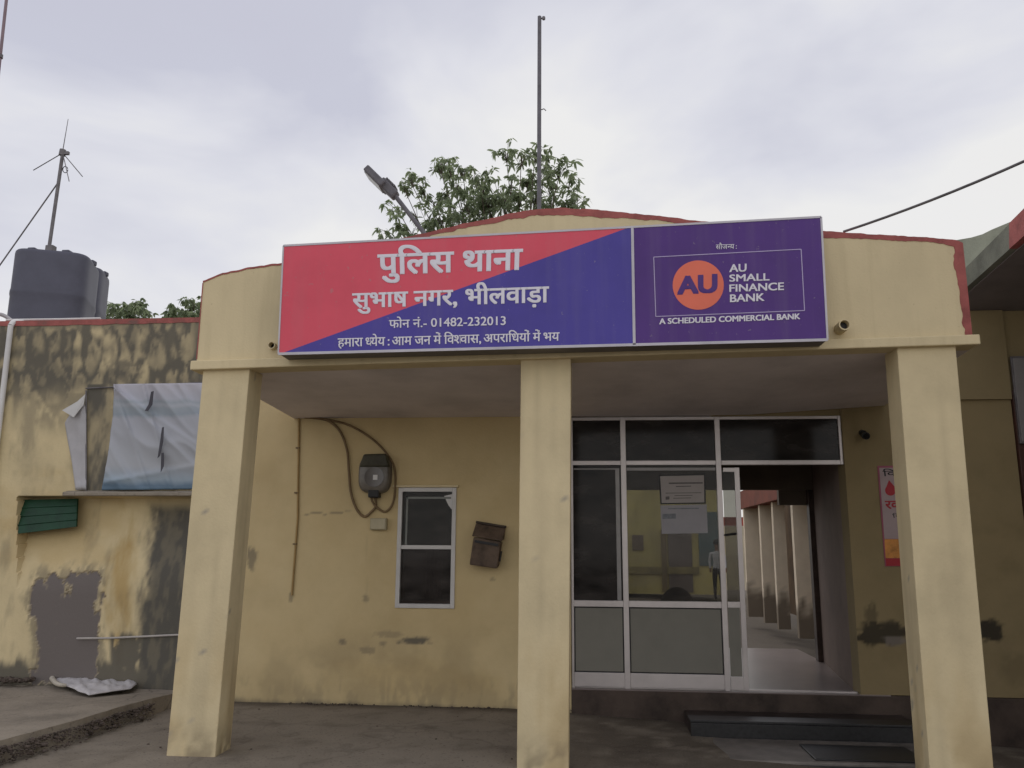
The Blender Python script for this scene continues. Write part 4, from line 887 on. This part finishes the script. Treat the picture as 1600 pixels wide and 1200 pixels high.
TPo = thing('tall_pole', 'thin tall steel pole at the upper left corner, mostly out of the picture', 'pole', (W(-40, 400, 1, 5)[0]-.3, 5, 0))
a = W(10, 0, 1, 5); b = W(-2, 110, 1, 5); d_ = (b-a)/np.linalg.norm(b-a); d_ = np.array([d_[0], 0, d_[2]]); k = -b[2]/d_[2]
mb = MB(); mb.tube([a-d_*2.5, b, b+d_*k], .024, 10); build('pole', mb, mat('faded_pink_pole', (.22, .16, .18), .6, .2, 3, .05), TPo, smooth=True)
mb = MB(); j = W(0.5, 88, 1, 5); mb.tube([j-d_*.03, j+d_*.03], .04, 10); build('coupling', mb, M_steel, TPo, smooth=True)

FP = thing('flagpole', 'tall grey flagpole with pulley rising behind the gable peak', 'flagpole', W(842, 345, 1, 1.2)*[1, 1, 0]+[0, 0, 3.0])
yf = 1.2; mb = MB(); mb.tube([tuple(W(842.3, 330, 1, yf)*[1, 1, 0]+[0, 0, 3.0]), W(842.5, 200, 1, yf), W(843, 26, 1, yf)], .021, 12, .019); build('pole', mb, M_pole, FP, smooth=True)
mb = MB(); p = W(849.5, 28.5, 1, yf); mb.tube([p+[0, -.012, 0], p+[0, .012, 0]], .017, 14); mb.tube([W(844, 29, 1, yf), p], .008, 6); build('pulley', mb, M_steel, FP, smooth=True)
mb = MB(); mb.tube([W(844, 172, 1, yf), W(850, 170, 1, yf), W(853, 173, 1, yf)], .005, 6); build('cleat', mb, M_steel, FP)

SL = thing('street_light', 'grey LED street light on a slanted arm above the left of the gable', 'street light', W(690, 405, 1, .9))
yl = .9; a = W(619, 308, 1, yl); b = W(664, 366, 1, yl); ax = (b-a)/np.linalg.norm(b-a)
mb = MB(); mb.tube([a-ax*.05, b, b+ax*.5], .021, 12); build('arm', mb, M_pole, SL, smooth=True)
h0 = W(578, 270, 1, yl); h1 = W(618, 309, 1, yl); hx_ = (h1-h0); Lh = np.linalg.norm(hx_); hx_ /= Lh; hz = np.cross(hx_, [0, 1, 0]); hy = np.array([0, 1., 0]); hz = -hz if hz[2] < 0 else hz
def lam(u, v, w): return h0+hx_*u+hy*v+hz*w
def hbox(u0, u1, w0, w1, v0, v1, tp=.8): return [lam(u0, v0, w0), lam(u1, v0*tp, w0), lam(u1, v1*tp, w0), lam(u0, v1, w0), lam(u0, v0, w1), lam(u1, v0*tp, w1), lam(u1, v1*tp, w1), lam(u0, v1, w1)]
mb = MB(); mb.hexa(hbox(-.02, Lh*.62, -.035, .03, -.11, .11, 1)); SH = build('lamp_head', mb, M_pole, SL, .012)
mb = MB(); mb.hexa(hbox(Lh*.45, Lh*.98, -.03, .055, -.085, .085, .6)); build('driver_housing', mb, M_pole, SL, .015)
mb = MB(); mb.hexa(hbox(.0, Lh*.55, -.043, -.0355, -.09, .09, 1)); build('lens_plate', mb, mat('lamp_lens', (.3, .3, .31), .3, .05, 4, 0), SH)
mb = MB()
for k in range(5): u = Lh*(.5+.07*k); mb.hexa(hbox(u, u+.012, .056, .075, -.06, .06, 1))
build('cooling_fin', mb, M_pole, SL)

mb = MB(); a = W(1318, 362, 1, .1); b = W(1640, 234, 1, -.9); P_ = []
for k in range(15): t = k/14*1.6; q = a+(b-a)*t; q[2] -= .10*t*(1.0-t)*(1 if t < 1 else 0); P_.append(q)
mb.tube(P_, .0105, 8); o = build('service_cable', mb, M_steel, smooth=True, org=tuple(a)); tag(o, 'dark overhead cable rising to the right from the parapet', 'cable')

# ---------------------------------------------------------------- building on the right
RB = thing('neighbouring_building', 'shaded building at the right edge with grey green concrete hood and dark doorway', 'building', (8.2, 2.0, -.2))
M_hood = mat('grey_green_concrete', (.16, .165, .13), .85, .25, 2.5, .2); M_hoodu = mat('grey_hood_soffit', (.17, .15, .145), .85, .15, 2, .1)
xh = 6.6
def hx(px, py): return W(px, py, 0, xh)
f0, f1 = hx(1509, 450), hx(1600, 369); g0, g1 = hx(1508, 419), hx(1600, 327)
df = (f1-f0); dg_ = (g1-g0)
f2, g2 = f0+df*2.9, g0+dg_*2.9; r_ = np.array([3.4, 0, .0])  # hood runs on out of view, lengthened to darken the porch bay
fb, gb = np.array([xh, D+.1, 3.80]), np.array([xh, D+.1, g0[2]-.02])
mb = MB(); mb.hexa([fb, f0, f0+r_, fb+r_, gb, g0, g0+r_, gb+r_]); mb.hexa([f0, f2, f2+r_, f0+r_, g0, g2, g2+r_, g0+r_])
HO = build('hood', mb, M_hood, RB)
mb = MB(); mb.hexa([fb+[.06, .0, -.012], f0+[.06, 0, -.012], f0+r_+[0, 0, -.012], fb+r_+[0, 0, -.012], fb+[.06, 0, -.003], f0+[.06, 0, -.003], f0+r_+[0, 0, -.003], fb+r_+[0, 0, -.003]])
mb.hexa([f0+[.06, 0, -.012], f2+[.06, 0, -.012], f2+r_+[0, 0, -.012], f0+r_+[0, 0, -.012], f0+[.06, 0, -.003], f2+[.06, 0, -.003], f2+r_+[0, 0, -.003], f0+r_+[0, 0, -.003]])
build('soffit', mb, M_hoodu, HO)
t0 = .78; fa, ga = f0+df*t0, g0+dg_*t0; e1 = np.array([-.004, 0, 0])
mb = MB(); mb.hexa([fa+e1, f2+e1, f2+[.3, -.004, 0], fa+[.3, -.004, 0], ga+e1+[0, 0, .004], g2+e1+[0, 0, .004], g2+[.3, -.004, .004], ga+[.3, -.004, .004]]); build('trim', mb, M_red, HO)
yu = 1.75
mb = MB(); mb.prism([W(a, b, 1, yu) for a, b in ((1470, 374), (1495, 375), (1518, 371), (1535, 366), (1549, 359), (1580, 346), (1604, 334), (1660, 318), (1800, 310), (1800, 430), (1470, 430))], (0, .3, 0)); build('upstand', mb, mat('pale_green_render', (.27, .28, .22), .85, .25, 2.5, .2), RB)
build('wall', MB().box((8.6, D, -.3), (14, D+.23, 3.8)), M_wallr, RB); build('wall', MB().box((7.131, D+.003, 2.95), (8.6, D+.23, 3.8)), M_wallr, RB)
build('side_wall', MB().box((8.0, -2.2, -.4), (8.25, D-.003, 3.8)), M_wallr, RB); build('doorway_back', MB().box((7.0, D+1.6, -.3), (9, D+1.7, 3.8)), M_dark, RB); build('inner_wall', MB().box((8.6, D+.235, -.3), (8.7, D+1.59, 3.8)), M_dark, RB); build('roof', MB().box((7.0, D+.235, 3.7), (9, D+1.7, 3.8)), M_dark, RB)  # side wall is unseen, added to block light from the porch bay
M_wood = mat('dark_red_wood', (.055, .022, .016), .5, .3, 5, .06)
DR = build('door', MB().box((7.28, D+.06, -.2), (7.97, D+.11, 2.6)), M_wood, RB, .006)
mb = MB(); mb.box((7.135, D-.04, -.2), (7.26, D+.1, 3.0)); mb.box((7.26, D-.04, 2.6), (7.98, D+.1, 2.7)); build('frame', mb, M_wood, DR, .008)
build('handle', MB().tube([(7.4, D+.03, .9), (7.4, D+.03, 1.1)], .015), M_steel, DR)
a = W(1582, 690, 1, D-.06); BDt = thing('notice_board', 'grey board high beside the dark doorway at the right edge', 'board', (7.7, D-.06, a[2]))
build('board', MB().box((W(1583, 620, 1, D-.06)[0]+.03, D-.075, a[2]), (7.98, D-.045, W(1582, 560, 1, D-.06)[2])), mat('grey_board', (.20, .19, .185), .6, .1, 3, .03), BDt, .004)
build('rim', MB().box((W(1583, 620, 1, D-.06)[0]+.015, D-.068, a[2]-.02), (7.985, D-.0445, W(1582, 560, 1, D-.06)[2]+.02)), M_steel, BDt, .003)

# ---------------------------------------------------------------- courtyard seen through the passage
def at(px, py, dist): return W(px, py, 1, CAM[1]+dist)
VD = thing('verandah', 'stained cream verandah colonnade with red beam seen through the open passage', 'verandah', (7, 11, 0))
M_vp = wall_mat('verandah_paint', (.74, .63, .47), (.13, .10, .07), (.2, .17, .15), (.4, .3, .15))
for px, dist, w in ((1176, 19.4, 20), (1199, 17.9, 17), (1219, 16.6, 16), (1252, 15.0, 20), (1282, 13.7, 20)):
    c = at(px, 880, dist); h = w*1.08/1296*dist/2
    nn = 40; mb = MB()
    for k in range(nn+1):
        z = 2.36*k/nn
        mb.v += [(c[0]-h, c[1]-.12, z), (c[0]-h*.33, c[1]-.12, z), (c[0]+h*.33, c[1]-.12, z), (c[0]+h, c[1]-.12, z), (c[0]+h, c[1]+.02, z), (c[0]-h, c[1]+.02, z)]
    for k in range(nn):
        for i in range(6): mb.f.append((6*k+i, 6*k+(i+1) % 6, 6*k+6+(i+1) % 6, 6*k+6+i))
    o = build('column', mb, M_vp, VD); me = o.data; ca = me.color_attributes.new('stain', 'FLOAT_COLOR', 'POINT'); V = np.array([v.co[:] for v in me.vertices])
    g = 1-sm(.15, .5, V[:, 2]-.25+.9*(fbm(V[:, 0]*9+px, V[:, 2]*5, 3)-.5)); buf = np.zeros((len(V), 4), np.float32); buf[:, 0] = g*.85; buf[:, 3] = 1; ca.data.foreach_set('color', buf.ravel())
a, b = at(1170, 800, 19.9), at(1300, 800, 13.0)
mb = MB(); mb.hexa([(a[0]-.25, a[1], 2.361), (b[0]-.25, b[1], 2.361), (b[0]+.2, b[1], 2.361), (a[0]+.2, a[1], 2.361), (a[0]-.25, a[1], 2.75), (b[0]-.25, b[1], 2.75), (b[0]+.2, b[1], 2.75), (a[0]+.2, a[1], 2.75)])
build('beam', mb, mat('red_beam_paint', (.19, .05, .028), .7, .2, 3, .1), VD)
mb = MB(); mb.hexa([(7.7, a[1]+5, 0), (7.7, b[1], 0), (7.9, b[1], 0), (7.9, a[1]+5, 0), (7.7, a[1]+5, 2.7), (7.7, b[1], 2.7), (7.9, b[1], 2.7), (7.9, a[1]+5, 2.7)]); build('wall', mb, mat('brown_wall_paint', (.10, .06, .03), .8, .3, 2, .1), VD)
mb = MB(); mb.hexa([(a[0]-.1, a[1], 2.752), (b[0]-.1, b[1], 2.752), (b[0]+1.5, b[1], 2.752), (a[0]+1.9, a[1], 2.752), (a[0]-.1, a[1], 2.85), (b[0]-.1, b[1], 2.85), (b[0]+1.5, b[1], 2.85), (a[0]+1.9, a[1], 2.85)]); build('roof', mb, M_conc, VD)
YBd = thing('yellow_building', 'faded yellow building across the courtyard seen through the middle glass pane', 'building', (5.2, 22, 0))
y0 = CAM[1]+28
M_yel = mat('faded_yellow_paint', (.55, .47, .20), .85, .25, 1.0, .1, stretch=(1, 1, .4))
xl, xr = at(940, 880, 28)[0], at(1128, 880, 28)[0]
build('wall', MB().box((xl, y0, 0), (xr, y0+3, 4.2)), M_yel, YBd)
def flat(px0, py0, px1, py1, name, m, parent, dist, d=.06):
    a, b = at(px0, py1, dist), at(px1, py0, dist); return build(name, MB().box((a[0], a[1]-d, max(a[2], 0)), (b[0], a[1]-.001, b[2])), m, parent)
flat(1046, 832, 1080, 925, 'door', mat('grey_brown_door', (.17, .14, .13), .7, .25, 2, .05), YBd, 28)
flat(1035, 828, 1040, 925, 'post', mat('brown_post', (.2, .15, .08), .7, .2, 2, .05), YBd, 28, .1)
flat(1093, 800, 1127, 884, 'shutter', mat('teal_shutter', (.12, .17, .18), .6, .15, 2, .05), YBd, 28)
flat(988, 836, 1005, 860, 'window', mat('brown_window_board', (.16, .12, .09), .7, .2, 2, .05), YBd, 28)
flat(975, 886, 1092, 896, 'plinth_band', mat('dark_yellow_band', (.30, .25, .12), .8, .25, 2, .05), YBd, 28, .09)
WBd = thing('white_boundary_wall', 'low pale wall with red coping beyond the verandah seen past the sliding door', 'wall', (7.5, 25, 0))
a, b = at(1127, 860, 31), at(1330, 860, 31)
build('wall', MB().box((a[0], a[1], 0), (b[0], a[1]+.2, at(1140, 822, 31)[2])), mat('offwhite_paint', (.55, .49, .38), .8, .15, 1.5, .1), WBd)
build('coping', MB().box((a[0]-.01, a[1]-.03, at(1140, 821.5, 31)[2]), (b[0], a[1]+.22, at(1140, 808, 31)[2])), mat('red_coping_paint', (.33, .07, .05), .7, .2, 3, .1), WBd)

# distant person in the courtyard
def person(px, dist, label):
    base = at(px, 900, dist); x, y = base[0], base[1]
    T = thing('person', label, 'person', (x, y, 0))
    J = [((0, 0, .86), .12), ((0, 0, 1.05), .12), ((0, .01, 1.25), .13), ((0, .01, 1.36), .075), ((0, .01, 1.43), .052), ((0, 0, 1.5), .078), ((0, 0, 1.59), .08), ((0, .01, 1.655), .05),
         ((-.19, 0, 1.33), .052), ((-.23, .02, 1.08), .042), ((-.22, -.05, .85), .032), ((-.215, -.07, .77), .036), ((.19, 0, 1.33), .052), ((.23, .02, 1.08), .042), ((.22, -.05, .85), .032), ((.215, -.07, .77), .036),
         ((-.09, 0, .8), .09), ((-.1, -.01, .46), .062), ((-.1, .01, .09), .042), ((-.105, -.12, .03), .035), ((.09, 0, .8), .09), ((.1, -.01, .46), .062), ((.1, .01, .09), .042), ((.105, -.12, .03), .035)]
    Ed = [(0, 1), (1, 2), (2, 3), (3, 4), (4, 5), (5, 6), (6, 7), (2, 8), (8, 9), (9, 10), (10, 11), (2, 12), (12, 13), (13, 14), (14, 15), (0, 16), (16, 17), (17, 18), (18, 19), (0, 20), (20, 21), (21, 22), (22, 23)]
    me = bpy.data.meshes.new('body'); me.from_pydata([j[0] for j in J], Ed, []); o = bpy.data.objects.new('body', me); COL.objects.link(o)
    o.modifiers.new('s', 'SKIN'); me.skin_vertices[0].data[0].use_root = True
    for i, j in enumerate(J): me.skin_vertices[0].data[i].radius = (j[1], j[1]*(.8 if i < 3 else 1))
    o.modifiers.new('u', 'SUBSURF').levels = 2; o.modifiers['u'].render_levels = 2
    dg = bpy.context.evaluated_depsgraph_get(); m2 = bpy.data.meshes.new_from_object(o.evaluated_get(dg)); o.modifiers.clear(); o.data = m2
    for p in m2.polygons: p.use_smooth = True
    m2.materials.clear()
    for m in (mat('skin', (.25, .13, .08), .6, .05, 5, 0), mat('white_shirt', (.6, .6, .62), .8, .06, 6, .05), mat('dark_trousers', (.03, .03, .035), .8, .1, 6, .05)): m2.materials.append(m)
    for p in m2.polygons:
        z = p.center.z; p.material_index = 2 if z < .9 and abs(p.center.x) < .19 else (1 if .9 <= z < 1.38 else 0)
    o.parent = T
    hr_ = MB(); hr_.lathe((x, y+.015, 1.56), [(.098, .02), (.108, .07), (.1, .13), (.065, .175), (.01, .19)], 16); build('hair', hr_, M_black, T, smooth='all')
person(1122, 25.5, 'person with dark hair in white shirt standing in the courtyard behind the glass')

# ---------------------------------------------------------------- trees
M_leaf = mat('leaf_green', (.115, .145, .09), .55, .5, 3, 0, spec=.3); M_bark = mat('bark', (.09, .07, .055), .9, .3, 8, .3)
M_leaf2 = mat('distant_leaf', (.085, .11, .065), .6, .5, 3, 0)
for m in (M_leaf, M_leaf2):
    n = m.node_tree.nodes; l = m.node_tree.links; b = n['Principled BSDF']
    tr = n.new('ShaderNodeBsdfTranslucent'); tr.inputs['Color'].default_value = (.36, .43, .24, 1); ms = n.new('ShaderNodeMixShader'); ms.inputs[0].default_value = .5
    l.new(b.outputs[0], ms.inputs[1]); l.new(tr.outputs[0], ms.inputs[2]); l.new(ms.outputs[0], n['Material Output'].inputs['Surface'])
def leaf(mb, p, d, ln, w):
    d = d/np.linalg.norm(d); s = np.cross(d, [0, 0, 1.]); s /= (np.linalg.norm(s)+1e-6); a = random.uniform(-1.2, 1.2)
    up = np.cross(s, d); s = s*math.cos(a)+up*math.sin(a); dr = np.array([0, 0, -.25*ln])
    mb.add([p, p+d*ln*.35+s*w/2, p+d*ln*.3, p+d*ln*.35-s*w/2, p+d*ln*.72+s*w*.38+dr*.4, p+d*ln*.72-s*w*.38+dr*.4, p+d*ln+dr], [(0, 1, 2), (0, 2, 3), (2, 1, 4), (2, 4, 6), (2, 6, 5), (2, 5, 3)])
def tree(name, label, cat, yl_, trunk_px, clusters, tips, ll, lw, mleaf, group=None, spread=13):
    base = W(*trunk_px, 1, yl_); T = thing(name, label, cat, (base[0], yl_, 0), group)
    cr_ = MB(); br = MB()
    root = np.array([base[0], yl_, 0]); fork = np.array([base[0]+.1, yl_, base[2]*.62])
    br.tube(spline([root, root+(fork-root)*.5+[.06, .03, 0], fork], 4), .14, 8, .09)
    sub = [fork]
    for (cx, cy, k) in clusters:
        c = W(cx, cy, 1, yl_+random.uniform(-.7, .7)); mid = fork+(c-fork)*.55+np.array([random.uniform(-.1, .1), random.uniform(-.1, .1), -.12])
        br.tube(spline([fork, mid, c], 4), .022, 5, .005)
        rad = spread/F_PX*(yl_-CAM[1])
        for t in range(int(tips*k)):
            tip = c+rad*np.array([random.gauss(0, .85), random.gauss(0, 1.1), random.gauss(0, .75)])
            br.tube([c+(mid-c)*.1, (c+tip)/2+[0, 0, .02], tip], .005, 4, .002)
            for q in range(random.randint(6, 10)):
                a = random.uniform(0, 6.283); e = random.uniform(-1.25, .25)
                leaf(cr_, tip+np.array([random.gauss(0, .012), random.gauss(0, .012), random.gauss(0, .02)]), np.array([math.cos(a)*math.cos(e), math.sin(a)*math.cos(e), math.sin(e)]), ll*random.uniform(.65, 1.15), lw*random.uniform(.8, 1.15))
    build('trunk', br, M_bark, T, smooth=True); build('crown', cr_, mleaf, T)
cl = [(790, 237, 1), (815, 244, 1), (836, 240, 1), (853, 250, .8), (876, 264, 1.1), (891, 281, 1), (898, 308, 1), (906, 324, .6), (862, 294, 1.2), (824, 280, 1.2), (799, 282, .7), (778, 296, .8), (812, 308, 1.5), (835, 312, 1.6), (862, 318, 1.5), (882, 318, 1.2), (845, 268, 1),
      (684, 256, 1), (701, 263, 1.2), (722, 268, 1), (715, 288, .9), (741, 278, .9), (757, 272, .6), (752, 293, 1), (739, 306, 1), (762, 313, 1.2), (638, 278, .9), (631, 294, .7), (658, 293, .8), (676, 313, .8), (696, 306, 1), (701, 330, 1.3), (721, 338, 1.2), (685, 341, 1), (746, 327, 1.4), (768, 330, 1.4), (790, 326, 1.4), (616, 320, .6), (622, 350, .8), (606, 366, .6), (636, 360, .9), (646, 333, .6), (667, 352, .6), (790, 312, 1), (730, 322, 1)]
cl += [(random.uniform(640, 900), random.uniform(348, 420), 1) for k in range(34)]      # lower crown, hidden by the gable from the front
tree('leafy_tree', 'leafy tree with drooping leaves rising behind the gable', 'tree', 6.0, (800, 400), cl, 9.5, .125, .042, M_leaf, spread=12)
random.seed(5)
c1 = [(165+random.uniform(0, 62), 476+random.uniform(0, 26), 1) for k in range(16)]+[(172, 472, .6), (212, 482, .6), (226, 485, .5)]
tree('distant_tree', 'small distant tree showing above the wall beside the water tanks', 'tree', 14, (192, 520), c1, 6, .16, .07, M_leaf2, spread=8)
c1 = [(262+random.uniform(0, 48), 484+random.uniform(0, 20), 1) for k in range(11)]+[(292, 474, .8), (303, 470, .9), (312, 474, .8), (298, 480, 1), (310, 484, 1)]
tree('distant_tree', 'small distant tree showing above the wall against the porch parapet', 'tree', 14, (300, 520), c1, 6, .16, .07, M_leaf2, spread=8)
